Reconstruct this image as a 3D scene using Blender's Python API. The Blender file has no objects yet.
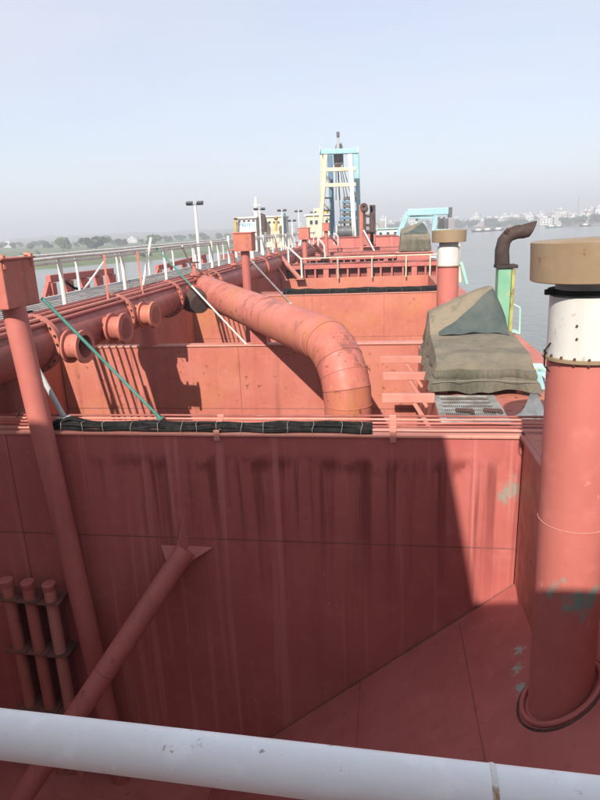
import bpy, bmesh, math, random
from mathutils import Vector, Matrix, noise
R = math.radians
rnd = random.Random(7)
scene = bpy.context.scene
col = scene.collection

# ------------------------------------------------------------------ camera
FPX = 600.0
VPX, VPY, SLOPE = 385.0, 225.0, 0.04      # where the ship's long axis vanishes, tilt of the horizon
_r = math.atan(SLOPE); _u, _v = VPX-300, VPY-400
_cu = _u*math.cos(_r)-_v*math.sin(_r); _cv = _u*math.sin(_r)+_v*math.cos(_r)
_p = math.atan(-_cv/FPX); _y = math.atan(_cu/math.hypot(FPX, _cv))
FW = Vector((-math.sin(_y)*math.cos(_p), math.cos(_y)*math.cos(_p), -math.sin(_p)))
_R0 = Vector((math.cos(_y), math.sin(_y), 0)); _U0 = _R0.cross(FW)
IX = _R0*math.cos(_r)-_U0*math.sin(_r); IU = _R0*math.sin(_r)+_U0*math.cos(_r)
cam = bpy.data.cameras.new('camera'); camo = bpy.data.objects.new('camera', cam); col.objects.link(camo)
camo.matrix_world = Matrix(((IX.x, IU.x, -FW.x, 0), (IX.y, IU.y, -FW.y, 0), (IX.z, IU.z, -FW.z, 0), (0, 0, 0, 1)))
cam.sensor_fit = 'HORIZONTAL'; cam.sensor_width = 36.0; cam.lens = 36.0*FPX/600.0
cam.clip_start = 0.05; cam.clip_end = 20000
scene.camera = camo
scene.cycles.max_bounces = 6; scene.cycles.diffuse_bounces = 3
scene.render.resolution_x, scene.render.resolution_y = 768, 1024

def ray(x, y): return FW*FPX+IX*(x-300)-IU*(y-400)
def onY(x, y, Y): d = ray(x, y); return d*(Y/d.y)
def onX(x, y, X): d = ray(x, y); return d*(X/d.x)
def onZ(x, y, Z): d = ray(x, y); return d*(Z/d.z)

# ------------------------------------------------------------------ world, sun, exposure
SUN_EL, SUN_AZ = 37.0, 8.5                 # sun behind the camera, a little to the left
w = bpy.data.worlds.new('World'); scene.world = w; w.use_nodes = True
wn, wl = w.node_tree.nodes, w.node_tree.links
bg = wn['Background']
sky = wn.new('ShaderNodeTexSky'); sky.sky_type = 'NISHITA'; sky.sun_disc = False
sky.sun_elevation = R(SUN_EL); sky.sun_rotation = R(180+SUN_AZ)
sky.air_density = 1.0; sky.dust_density = 1.0; sky.ozone_density = 1.5; sky.altitude = 0
mx = wn.new('ShaderNodeMix'); mx.data_type = 'RGBA'; mx.inputs[0].default_value = .62     # thin high haze over the whole dome
wl.new(sky.outputs[0], mx.inputs[6]); mx.inputs[7].default_value = (4.75, 4.8, 5.3, 1)
tc = wn.new('ShaderNodeTexCoord'); mpw = wn.new('ShaderNodeMapping'); mpw.inputs['Scale'].default_value = (1.2, 1.2, 4.0); nzw = wn.new('ShaderNodeTexNoise'); nzw.inputs['Scale'].default_value = 2.2; nzw.inputs['Detail'].default_value = 4
mrw = wn.new('ShaderNodeMapRange'); mrw.inputs[1].default_value = .40; mrw.inputs[2].default_value = .72; mrw.inputs[3].default_value = .58; mrw.inputs[4].default_value = .76     # faint wisps
wl.new(tc.outputs['Generated'], mpw.inputs[0]); wl.new(mpw.outputs[0], nzw.inputs[0]); wl.new(nzw.outputs[0], mrw.inputs[0]); wl.new(mrw.outputs[0], mx.inputs[0])
wl.new(mx.outputs[2], bg.inputs[0]); bg.inputs[1].default_value = 0.10
sl = bpy.data.lights.new('sun', 'SUN'); sl.energy = 4.1; sl.angle = R(0.6); sl.color = (1.0, .94, .84)
so = bpy.data.objects.new('sun', sl); col.objects.link(so)
so.rotation_euler = Vector((math.sin(R(SUN_AZ))*math.cos(R(SUN_EL)), math.cos(R(SUN_AZ))*math.cos(R(SUN_EL)), -math.sin(R(SUN_EL)))).to_track_quat('-Z', 'Y').to_euler()
so.location = (-20, -60, 60)
vs = scene.view_settings
vs.view_transform = 'Standard'; vs.look = 'None'; vs.gamma = 1.0; vs.exposure = 0.85; vs.use_curve_mapping = False

# the sloping hopper plate of the nearest cell: two points on the near bulkhead fix it
Y1 = 8.285
PA, PB = onY(265, 740, Y1), onY(519, 580, Y1)
sd = (PB-PA); sd.y = 0; sn = Vector((-sd.z, 0, sd.x)).normalized()
def onS(x, y): d = ray(x, y); return d*(PA.dot(sn)/d.dot(sn))

# ------------------------------------------------------------------ materials
MATS = {}
class NT:
    def __init__(s, name):
        s.m = bpy.data.materials.new(name); s.m.use_nodes = True
        s.n = s.m.node_tree.nodes; s.l = s.m.node_tree.links
        s.b = s.n['Principled BSDF']; s.pos = s.n.new('ShaderNodeNewGeometry').outputs['Position']
        MATS[name] = s.m
    def noise(s, scale, detail=4, stretch=None, rough=.55, dist=0, off=(0, 0, 0)):
        t = s.n.new('ShaderNodeTexNoise'); t.inputs['Scale'].default_value = scale
        t.inputs['Detail'].default_value = detail; t.inputs['Roughness'].default_value = rough; t.inputs['Distortion'].default_value = dist
        mp = s.n.new('ShaderNodeMapping'); s.l.new(s.pos, mp.inputs[0]); s.l.new(mp.outputs[0], t.inputs[0])
        if stretch: mp.inputs['Scale'].default_value = stretch
        mp.inputs['Location'].default_value = off
        return t.outputs[0]
    def ramp(s, f, a, b, va=0, vb=1):
        n = s.n.new('ShaderNodeMapRange'); n.interpolation_type = 'SMOOTHSTEP'
        s.l.new(f, n.inputs[0]); n.inputs[1].default_value = a; n.inputs[2].default_value = b
        n.inputs[3].default_value = va; n.inputs[4].default_value = vb; return n.outputs[0]
    def math(s, op, a, b):
        n = s.n.new('ShaderNodeMath'); n.operation = op
        for i, v in enumerate((a, b)):
            if isinstance(v, (int, float)): n.inputs[i].default_value = v
            else: s.l.new(v, n.inputs[i])
        return n.outputs[0]
    def mix(s, f, a, b, blend='MIX'):
        n = s.n.new('ShaderNodeMix'); n.data_type = 'RGBA'; n.blend_type = blend
        for i, v in ((0, f), (6, a), (7, b)):
            if isinstance(v, (int, float)): n.inputs[i].default_value = v
            elif isinstance(v, tuple): n.inputs[i].default_value = (*v, 1)
            else: s.l.new(v, n.inputs[i])
        return n.outputs[2]
    def sep(s):
        n = s.n.new('ShaderNodeSeparateXYZ'); s.l.new(s.pos, n.inputs[0]); return n.outputs
    def col(s, c):
        if isinstance(c, tuple): s.b.inputs['Base Color'].default_value = (*c, 1)
        else: s.l.new(c, s.b.inputs['Base Color'])
    def rough(s, v):
        if isinstance(v, (int, float)): s.b.inputs['Roughness'].default_value = v
        else: s.l.new(v, s.b.inputs['Roughness'])
    def bump(s, h, strength, dist=.02):
        n = s.n.new('ShaderNodeBump'); n.inputs['Strength'].default_value = strength; n.inputs['Distance'].default_value = dist
        s.l.new(h, n.inputs['Height']); s.l.new(n.outputs[0], s.b.inputs['Normal'])

RUST = (.17, .055, .025); RUST2 = (.42, .165, .055)
def paint(name, c1, c2, rust=.35, streak=.35, rough=.5, scale=1.0, rustcol=RUST, orange=0.0, spots=()):
    t = NT(name)
    c = t.mix(t.ramp(t.noise(.55*scale, 6), .38, .64), c1, c2)
    c = t.mix(t.ramp(t.noise(3.3*scale, 5, off=(3, 1, 7)), .5, .75, 0, .45), c, tuple(min(1, v*1.25+.03) for v in c1))
    st = t.ramp(t.noise(3.2*scale, 5, (1, 1, .07), off=(9, 4, 0)), .5, .74, 0, streak)
    c = t.mix(st, c, tuple(v*.5 for v in c1))
    if orange:
        o = t.math('MULTIPLY', t.ramp(t.noise(.42, 6, (1, 1, 1.1), off=(5, 2, 1)), .46, .66), t.ramp(t.noise(4, 6), .35, .6))
        c = t.mix(t.math('MULTIPLY', o, orange), c, RUST2)
    big = t.ramp(t.noise(.8*scale, 3, off=(1, 8, 3)), .45, .62)
    fine = t.ramp(t.noise(6*scale, 7, rough=.68, off=(2, 2, 5)), .65-.09*rust, .70-.08*rust)
    rm = t.math('MULTIPLY', fine, t.ramp(big, 0, 1, .25, 1))
    c = t.mix(t.math('MULTIPLY', rm, min(1, rust*2.2)), c, rustcol)
    pe = t.math('MULTIPLY', t.ramp(t.noise(13*scale, 5, (1, 1, .6), rough=.65, off=(4, 9, 2)), .64, .67), t.ramp(t.noise(.9*scale, 3, off=(8, 3, 3)), .5, .62))
    c = t.mix(t.math('MULTIPLY', pe, .55), c, tuple(min(1, v*1.35+.06) for v in c2))
    sc = t.ramp(t.noise(22*scale, 4, (1, 1, .25), off=(7, 7, 1)), .72, .78, 0, .35)
    c = t.mix(sc, c, tuple(v*.55 for v in c1))
    for (p, rad, cc, k) in spots:          # smudges of another paint, with a place of their own
        vm = t.n.new('ShaderNodeVectorMath'); vm.operation = 'DISTANCE'; t.l.new(t.pos, vm.inputs[0]); vm.inputs[1].default_value = p
        d = t.math('ADD', vm.outputs['Value'], t.math('MULTIPLY', t.math('SUBTRACT', t.noise(1.6/rad, 5, (1, 1, .7), rough=.65), .5), rad*4.5))
        c = t.mix(t.ramp(d, rad*.2, rad*1.15, k, 0), c, cc)
    t.col(c)
    t.rough(t.ramp(t.noise(5*scale, 4), .3, .7, rough-.08, rough+.15))
    h = t.math('ADD', t.math('MULTIPLY', t.noise(2.2, 3), 1.0), t.math('MULTIPLY', t.noise(45, 4), .10))
    t.bump(h, .25, .02)
    t.b.inputs['Specular IOR Level'].default_value = .35
    return t
RED1, RED2 = (0.406, 0.117, 0.097), (0.444, 0.141, 0.115)
TEAL = (.10, .30, .24)
paint('red_paint', RED1, RED2, .3, .3)
paint('red_paint_worn', (0.406, 0.122, 0.090), (0.457, 0.159, 0.118), .6, .5, orange=.35)
paint('red_paint_rusty', (0.419, 0.130, 0.090), (0.470, 0.167, 0.113), .5, .3, orange=.9)
PIL = onY(560, 690, 6.04)
paint('red_paint_pillar', (0.419, 0.124, 0.102), (0.457, 0.141, 0.115), .12, .18, spots=[((1.97, 5.73, -3.8), .22, (.06, .30, .25), .75)])
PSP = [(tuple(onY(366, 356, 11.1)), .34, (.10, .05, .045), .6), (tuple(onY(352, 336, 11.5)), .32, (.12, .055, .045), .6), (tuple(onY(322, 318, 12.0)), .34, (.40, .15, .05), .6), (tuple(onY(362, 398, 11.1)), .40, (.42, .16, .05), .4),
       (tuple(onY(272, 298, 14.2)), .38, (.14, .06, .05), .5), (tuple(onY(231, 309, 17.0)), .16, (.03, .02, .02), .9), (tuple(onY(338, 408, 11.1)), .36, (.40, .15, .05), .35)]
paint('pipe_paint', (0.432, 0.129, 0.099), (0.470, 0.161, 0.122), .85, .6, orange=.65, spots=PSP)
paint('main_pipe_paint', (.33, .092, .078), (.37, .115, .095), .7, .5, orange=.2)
paint('pale_red', (0.508, 0.217, 0.169), (0.495, 0.192, 0.147), .3, .2)
paint('dark_red', (0.241, 0.064, 0.052), (0.279, 0.081, 0.063), .5, .4)
paint('white_paint', (.60, .60, .58), (.54, .53, .49), .45, .3)
paint('white_rail', (.82, .83, .84), (.78, .78, .77), .30, .05, .38, 7)
paint('cream_paint', (.54, .51, .38), (.48, .43, .30), .3, .3)
paint('teal_paint', (0.047, 0.173, 0.142), (0.071, 0.214, 0.172), .25, .2, scale=2)
paint('mint_paint', (.28, .48, .41), (.34, .52, .45), .25, .3)
paint('lightblue_paint', (.24, .42, .46), (.30, .47, .50), .25, .3)
paint('blue_paint', (.08, .17, .25), (.11, .20, .27), .3, .3)
paint('yellow_paint', (.48, .33, .06), (.42, .28, .08), .35, .3)
paint('tan_cap', (0.235, 0.163, 0.096), (0.266, 0.189, 0.118), .4, .12, .42, 1.6)
paint('brown_rust', (.050, .030, .026), (.085, .042, .032), .6, .3, .75, 3)
paint('rust_plate', (.13, .055, .040), (.19, .075, .055), .7, .3, .75, 2)
paint('exhaust_rust', (.034, .023, .021), (.055, .032, .026), .5, .3, .8, 3)
paint('steel_grey', (.30, .30, .30), (.36, .36, .35), .4, .2, .5, 2)
paint('dark_steel', (.07, .075, .08), (.11, .11, .11), .5, .2, .5, 2)
paint('slope_paint', (0.381, 0.102, 0.088), (0.432, 0.126, 0.108), .22, .15, spots=[
    (tuple(onS(519, 650)), .085, (.32, .40, .33), .8), (tuple(onS(517, 668)), .085, (.32, .40, .33), .8),
    (tuple(onS(519, 687)), .085, (.26, .38, .33), .8)])

# near bulkhead: long drip stains below its top edge and a teal overspray at its end
def wall_paint():
    t = paint('bulkhead_paint', (0.394, 0.104, 0.090), (0.432, 0.122, 0.104), .15, .22, spots=[((1.78, 8.28, -3.75), .20, (.12, .34, .27), .6)])
    old = t.b.inputs['Base Color'].links[0].from_socket
    z = t.sep()[2]
    drip = t.ramp(t.noise(5.5, 6, (1, .2, .030), off=(2, 0, 1)), .46, .64)
    fade = t.math('MULTIPLY', t.ramp(z, -6.2, -3.55, 0, 1), t.ramp(z, -3.45, -3.22, 1, 0))
    blot = t.math('MULTIPLY', t.ramp(t.noise(3.2, 5, (1, .2, .5), off=(1, 0, 4)), .42, .6), t.math('MULTIPLY', t.ramp(z, -3.62, -3.4, 0, 1), t.ramp(z, -3.4, -3.2, 1, 0)))
    xx = t.ramp(t.sep()[0], -5.2, -3.2, .15, 1)
    c = t.mix(t.math('MULTIPLY', t.math('MULTIPLY', drip, fade), t.math('MULTIPLY', xx, .85)), old, (.18, .038, .034))
    c = t.mix(t.math('MULTIPLY', blot, t.math('MULTIPLY', xx, .85)), c, (.17, .032, .028))
    pale = t.ramp(t.noise(7.5, 5, (1, .2, .025), off=(6, 0, 3)), .53, .68, 0, .6)
    c = t.mix(pale, c, (.52, .19, .165))
    t.col(c)
wall_paint()

t = NT('black_rubber'); t.col(t.mix(t.ramp(t.noise(8, 5), .4, .7), (.006, .006, .006), (.022, .020, .018))); t.rough(.8); t.b.inputs['Specular IOR Level'].default_value = .2
t = NT('white_tie'); t.col((.30, .28, .24)); t.rough(.6)
t = NT('rope'); t.col(t.mix(t.noise(60, 3), (.62, .60, .54), (.40, .38, .32))); t.rough(.9)
t = NT('rope_old'); t.col((.22, .20, .16)); t.rough(.9)
t = NT('black_hole'); t.col((.01, .008, .008)); t.rough(.9)
t = NT('glass_dark'); t.col((.03, .04, .05)); t.rough(.08)
t = NT('galvanised'); t.col(t.mix(t.ramp(t.noise(4, 5), .35, .65), (.42, .42, .41), (.26, .23, .20))); t.rough(.45); t.b.inputs['Metallic'].default_value = .5
t = NT('sack_cloth'); t.col(t.mix(t.ramp(t.noise(6, 5), .4, .65), (.74, .75, .66), (.52, .54, .45))); t.rough(.9)
t = NT('decking'); t.col(t.mix(t.ramp(t.noise(2.5, 6), .35, .65), (.52, .51, .48), (.34, .32, .29))); t.rough(.8)
def canvas():
    t = NT('canvas')
    c = t.mix(t.ramp(t.noise(1.1, 6), .35, .65), (.205, .165, .115), (.135, .118, .088))
    c = t.mix(t.ramp(t.noise(5, 6, (1, 1, .3)), .5, .75, 0, .6), c, (.07, .073, .06))
    c = t.mix(t.ramp(t.noise(30, 3), .6, .8, 0, .3), c, (.24, .21, .16))
    t.col(c); t.rough(.9)
    h = t.math('ADD', t.noise(5, 5, (1, 1, 1.6), dist=1.6), t.math('MULTIPLY', t.noise(160, 2), .05)); t.bump(h, .55, .05)
    t = NT('canvas_olive')
    c = t.mix(t.ramp(t.noise(1.6, 6), .35, .65), (.080, .076, .052), (.125, .108, .078)); c = t.mix(t.ramp(t.noise(6, 6, (1, 1, .25)), .5, .72, 0, .6), c, (.045, .047, .038))
    t.col(c); t.rough(.9); t.bump(t.noise(6, 5, (1.6, 1, .5), dist=1.5), .7, .06)
    t = NT('canvas_blue')
    c = t.mix(t.ramp(t.noise(2, 6), .35, .65), (.045, .062, .060), (.075, .088, .078))
    t.col(c); t.rough(.9); t.bump(t.noise(5, 5, dist=1.6), .5, .05)
canvas()
t = NT('river_water')
t.col(t.mix(t.ramp(t.noise(.02, 4), .35, .65), (.13, .135, .115), (.16, .16, .135))); t.rough(.16); t.b.inputs['IOR'].default_value = 1.33
h = t.math('ADD', t.noise(.9, 5, (1, .6, 1)), t.math('MULTIPLY', t.noise(.12, 4), 2.0)); t.bump(h, .35, .22)
t = NT('meadow_grass')
c = t.mix(t.ramp(t.noise(.035, 5), .35, .65), (.075, .115, .030), (.135, .155, .055)); c = t.mix(t.ramp(t.noise(.4, 5), .5, .7, 0, .6), c, (.05, .085, .025)); t.col(c); t.rough(.95); t.bump(t.noise(.8, 5), .8, .5)
t = NT('bank_earth')
c = t.mix(t.ramp(t.noise(.02, 6), .4, .6), (.20, .17, .11), (.09, .105, .045)); t.col(c); t.rough(.95)
for nm, a, b in (('leaf_dark', (.030, .058, .018), (.055, .085, .028)), ('leaf_mid', (.050, .088, .026), (.085, .115, .040))):
    t = NT(nm); t.col(t.mix(t.ramp(t.noise(.5, 4), .35, .65), a, b)); t.rough(.8)
t = NT('bark'); t.col((.09, .065, .045)); t.rough(.9)
for nm, a in (('wall_white', (.66, .65, .61)), ('wall_cream', (.58, .50, .38)), ('wall_pink', (.52, .36, .30)), ('wall_grey', (.38, .38, .37)), ('wall_brick', (.34, .20, .15))):
    t = NT(nm); t.col(t.mix(t.ramp(t.noise(.3, 5), .35, .7), a, tuple(v*.78 for v in a))); t.rough(.9)
t = NT('blue_print'); t.col(t.mix(t.noise(3, 3), (.03, .26, .52), (.06, .36, .58))); t.rough(.6)

# ------------------------------------------------------------------ builders
def tag(o, label=None, cat=None, group=None, kind=None):
    if label: o['label'] = label
    if cat: o['category'] = cat
    if group: o['group'] = group
    if kind: o['kind'] = kind
    return o
def thing(name, loc, label, cat, group=None):
    o = bpy.data.objects.new(name, None); o.location = Vector(loc); o.empty_display_size = .2; col.objects.link(o)
    return tag(o, label, cat, group)
def wloc(o):
    v = Vector((0, 0, 0))
    while o is not None: v = v+o.location; o = o.parent
    return v
def copy_tree(o, parent=None):
    c = o.copy(); col.objects.link(c); c.parent = parent
    for ch in list(o.children): copy_tree(ch, c)
    return c

class B:
    """collects shapes in world coordinates; build() links them as one mesh object"""
    def __init__(s): s.v = []; s.f = []; s.sm = []
    def add(s, vs_, fs, smooth=False):
        n = len(s.v); s.v += [Vector(v) for v in vs_]; s.f += [tuple(i+n for i in f) for f in fs]; s.sm += [smooth]*len(fs); return s
    def box(s, c, d, rot=None, bev=0.0):
        bm = bmesh.new(); bmesh.ops.create_cube(bm, size=1)
        for v in bm.verts: v.co = Vector((v.co.x*d[0], v.co.y*d[1], v.co.z*d[2]))
        if bev: bmesh.ops.bevel(bm, geom=list(bm.edges), offset=bev, segments=2, affect='EDGES', profile=.5)
        m = rot.to_matrix() if rot is not None and hasattr(rot, 'to_matrix') else (rot if rot is not None else Matrix.Identity(3))
        c = Vector(c); bm.verts.index_update()
        s.add([m @ v.co+c for v in bm.verts], [[v.index for v in f.verts] for f in bm.faces], False); bm.free(); return s
    def mm(s, a, b, bev=0.0):
        a, b = Vector(a), Vector(b); return s.box((a+b)/2, (abs(b.x-a.x), abs(b.y-a.y), abs(b.z-a.z)), None, bev)
    def tube(s, pts, r, seg=12, cap=True, radii=None):
        pts = [Vector(p) for p in pts]; n = len(pts); vs_ = []; fs = []; up = None
        for i, p in enumerate(pts):
            d = (pts[min(i+1, n-1)]-pts[max(i-1, 0)]).normalized()
            if up is None:
                up = Vector((0, 0, 1)) if abs(d.z) < .9 else Vector((0, 1, 0))
            a = d.cross(up).normalized(); up = a.cross(d).normalized()
            rr = radii[i] if radii else r
            k = 1.0
            if 0 < i < n-1:
                d1 = (pts[i]-pts[i-1]).normalized(); d2 = (pts[i+1]-pts[i]).normalized(); k = 1/max(.5, d1.dot(d))
            for j in range(seg):
                t_ = 2*math.pi*j/seg; vs_.append(p+(a*math.cos(t_)+up*math.sin(t_))*rr)
        for i in range(n-1):
            for j in range(seg):
                q = (j+1) % seg; fs.append((i*seg+j, i*seg+q, (i+1)*seg+q, (i+1)*seg+j))
        s.add(vs_, fs, True)
        if cap:
            m = len(s.v)-len(vs_)
            s.f.append(tuple(m+j for j in range(seg))[::-1]); s.f.append(tuple(m+(n-1)*seg+j for j in range(seg))); s.sm += [False, False]
        return s
    def lathe(s, prof, base, axis=(0, 0, 1), seg=32):
        """prof: list of (radius, height) along axis from base"""
        ax = Vector(axis).normalized(); a = ax.cross(Vector((0, 1, 0)) if abs(ax.y) < .9 else Vector((1, 0, 0))).normalized(); b = ax.cross(a)
        base = Vector(base); vs_ = []; fs = []
        for (r, h) in prof:
            for j in range(seg):
                t_ = 2*math.pi*j/seg; vs_.append(base+ax*h+(a*math.cos(t_)+b*math.sin(t_))*r)
        for i in range(len(prof)-1):
            for j in range(seg):
                q = (j+1) % seg; fs.append((i*seg+j, i*seg+q, (i+1)*seg+q, (i+1)*seg+j))
        s.add(vs_, fs, True); return s
    def prism(s, poly, d):
        n = len(poly); poly = [Vector(p) for p in poly]; d = Vector(d)
        s.add(poly+[p+d for p in poly], [tuple(range(n))[::-1], tuple(range(n, 2*n))]+[(i, (i+1) % n, (i+1) % n+n, i+n) for i in range(n)]); return s
    def bar(s, a, b, wd, ht, up=(0, 0, 1)):
        a, b = Vector(a), Vector(b); d = (b-a); L = d.length; d.normalize(); x = d.cross(Vector(up)).normalized(); z = x.cross(d)
        m = Matrix((x, d, z)).transposed(); return s.box((a+b)/2, (wd, L, ht), m, min(wd, ht)*.12)
    def build(s, name, mat, parent=None, fix=True):
        off = wloc(parent) if parent else Vector((0, 0, 0))
        me = bpy.data.meshes.new(name); me.from_pydata([v-off for v in s.v], [], s.f); me.validate()
        if len(me.polygons) == len(s.sm): me.polygons.foreach_set('use_smooth', s.sm)
        if fix:
            bm = bmesh.new(); bm.from_mesh(me); bmesh.ops.recalc_face_normals(bm, faces=bm.faces); bm.to_mesh(me); bm.free()
        if any(s.sm): me.set_sharp_from_angle(angle=R(38))
        me.materials.append(MATS[mat]); o = bpy.data.objects.new(name, me); col.objects.link(o)
        if parent: o.parent = parent
        return o

def ribbon(name, mat, parent, a, ex, ez, L, H, nx, nz, amp, th, seed):
    """a steel plate with slight buckling: a = lower corner, ex along, ez up, thickness away from normal"""
    ex, ez = Vector(ex).normalized(), Vector(ez).normalized(); nn = ex.cross(ez).normalized(); a = Vector(a); b = B(); vs_ = []; fs = []
    for i in range(nx+1):
        for k in range(nz+1):
            p = a+ex*(L*i/nx)+ez*(H*k/nz)
            e = min(i, nx-i)/max(1, nx*.12); g = min(k, nz-k)/max(1, nz*.15)
            q = noise.noise(Vector((p.x*.9+seed, p.y*.9, p.z*.9+seed*2)))*amp*min(1, e)*min(1, g)
            vs_.append(p+nn*q)
    for i in range(nx):
        for k in range(nz): fs.append((i*(nz+1)+k, (i+1)*(nz+1)+k, (i+1)*(nz+1)+k+1, i*(nz+1)+k+1))
    n = len(vs_); b.add(vs_, fs, True)
    c = [a, a+ex*L, a+ex*L+ez*H, a+ez*H]; c2 = [p-nn*th for p in c]
    b.add(c+c2, [(7, 6, 5, 4), (0, 4, 5, 1), (1, 5, 6, 2), (2, 6, 7, 3), (3, 7, 4, 0)])
    return b.build(name, mat, parent, fix=False)
def bead(p, q, r=.011, seed=0):
    p, q = Vector(p), Vector(q); n = max(6, int((q-p).length/.09)); b = B()
    pts = [p.lerp(q, i/n) for i in range(n+1)]; rr = [r*(.6+.7*abs(noise.noise(Vector((i*.7, seed, 0))))) for i in range(n+1)]
    b.tube(pts, r, 6, True, rr); return b

# ------------------------------------------------------------------ levels
DZ, WZ = -2.9, -8.0
Y1, Y2, Y3, Y4, Y5, Y6 = 8.285, 15.4, 27.5, 36.5, 58.0, 64.0
HX0, HX1, HX2 = -9.0, .82, 2.5          # hopper, left and right side plating
YS = 6.95
SX = 1.93                     # side plating of the nearest cell
HL, HR = -10.8, 3.4           # the hull's sides

# ------------------------------------------------------------------ setting: water, banks
def sheet(name, quads, mat, kind='structure'):
    b = B()
    for q in quads: b.add(q, [tuple(range(len(q)))])
    return tag(b.build(name, mat, fix=False), kind=kind)
F_ = 2250
x0, x1, ya, yb = HL+.05, HR-.05, -12.0, 70.0
sheet('river', [[(-F_, -36, WZ), (F_, -36, WZ), (F_, ya, WZ), (-F_, ya, WZ)], [(-F_, yb, WZ), (F_, yb, WZ), (F_, 1600, WZ), (-F_, 1600, WZ)],
      [(-F_, ya, WZ), (x0, ya, WZ), (x0, yb, WZ), (-F_, yb, WZ)], [(x1, ya, WZ), (F_, ya, WZ), (F_, yb, WZ), (x1, yb, WZ)]], 'river_water')
def bank(name, edge, back, mat, rise, n=26):
    """land from a shore line to a back line, rising unevenly"""
    vs_ = []; fs = []
    def along(line, t_):
        L = [0]
        for a, c in zip(line, line[1:]): L.append(L[-1]+math.dist(a, c))
        d = t_*L[-1]
        for i in range(len(line)-1):
            if d <= L[i+1] or i == len(line)-2:
                k = (d-L[i])/(L[i+1]-L[i]); return Vector((line[i][0]+(line[i+1][0]-line[i][0])*k, line[i][1]+(line[i+1][1]-line[i][1])*k, 0))
    m = 90
    for i in range(m+1):
        e, k = along(edge, i/m), along(back, i/m)
        e = e+(e-k).normalized()*noise.noise(Vector((i*.55, 3, 0)))*5
        for j in range(n+1):
            t_ = (j/n)**1.8; p = e.lerp(k, t_)
            z = WZ-.6+min(1, j*.8)*1.2+rise*t_+noise.noise(p*.012)*rise*.5*t_+noise.noise(p*.06)*.35*min(1, j)
            vs_.append((p.x, p.y, z))
    for i in range(m):
        for j in range(n): fs.append((i*(n+1)+j, (i+1)*(n+1)+j, (i+1)*(n+1)+j+1, i*(n+1)+j+1))
    b = B(); b.add(vs_, fs, True); o = b.build(name, mat, fix=False)
    bm = bmesh.new(); bm.from_mesh(o.data)
    for f in bm.faces:
        f.normal_update()
        if f.normal.z < 0: f.normal_flip()
    bm.to_mesh(o.data); bm.free(); tag(o, kind='structure')
    V = [Vector(v) for v in vs_]
    return lambda i, j: V[i*(n+1)+j]
mead = bank('meadow', [(-260, 20), (-150, 105), (-92, 160), (-66, 200), (-62, 300), (-80, 460), (-160, 800)], [(-1500, 100), (-1300, 500), (-1100, 900), (-900, 1300), (-700, 1500)], 'meadow_grass', 1.6)
shore = bank('far_riverbank', [(1100, 330), (520, 520), (210, 655), (120, 745), (62, 755), (-60, 790), (-300, 850), (-700, 900)], [(1900, 900), (1200, 1200), (700, 1400), (200, 1500), (-300, 1550), (-900, 1550)], 'bank_earth', 13)

# ------------------------------------------------------------------ the hull
def hull():
    b = B()
    b.mm((HL, ya, -9.6), (HL+.2, yb, DZ-.02)).mm((HR-.2, ya, -9.6), (HR, yb, DZ-.02)).mm((HL+.2, yb-.2, -9.6), (HR-.2, yb, DZ-.02))
    b.mm((HL+.2, ya, -9.6), (HR-.2, yb-.2, -9.4))
    tag(b.build('ship_hull', 'red_paint'), kind='structure')
    b = B(); b.mm((HX1, Y1+.3, DZ-.06), (HR+.06, 14.9, DZ)).mm((HX2, 14.902, DZ-.06), (HR+.06, yb, DZ)).mm((SX+.02, YS, DZ-.06), (HR+.06, Y1+.298, DZ-.003)); tag(b.build('side_deck', 'red_paint_worn'), kind='structure')
    b = B(); b.mm((HL-.06, -1, DZ-.06), (HX0, yb, DZ)); tag(b.build('port_deck', 'red_paint_worn'), kind='structure')
    b = B(); b.mm((HX0, Y5+.4, DZ-.3), (HX2, yb, DZ-.01)); tag(b.build('bow_deck', 'red_paint_worn'), kind='structure')
hull()
# the sloping hopper plate of the nearest cell
def slope():
    o = thing('sloping_hopper_plate', (PB.x, Y1, PB.z), 'sloping red hopper side plate that the big near vent pipe stands on', 'hopper plate')
    e = sd.normalized(); lo = PB-e*7.2
    ys = [Y1-.01, 2.6, .3]
    s1 = onS(470, 680); cut = (Vector((s1.x, 0, s1.z))-Vector((lo.x, 0, lo.z))).length
    marks = [0, cut-2.0, cut, 8.9]
    for i in range(2):
        for k in range(3):
            a = lo+e*(marks[k]+.002); a.y = ys[i+1]+.002
            ribbon('steel_plate', 'slope_paint', o, a, (0, -1, 0) if False else e, (0, 1, 0), marks[k+1]-marks[k]-.004, ys[i]-ys[i+1]-.004, 14, 14, -.012, .03, i*3+k)
    for k in (1, 2):
        p = lo+e*marks[k]
        bead((p.x, Y1, p.z), (p.x, .3, p.z), .010, k).build('weld_seam', 'dark_red', o)
    for i in (1,):
        p, q = lo+Vector(), lo+e*8.9
        bead((p.x, ys[i], p.z), (q.x, ys[i], q.z), .009, 5+i).build('weld_seam', 'dark_red', o)
    bead((lo.x, Y1-.03, lo.z), (PB.x, Y1-.03, PB.z), .016, 9).build('weld_seam', 'rust_plate', o)
slope()
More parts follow.
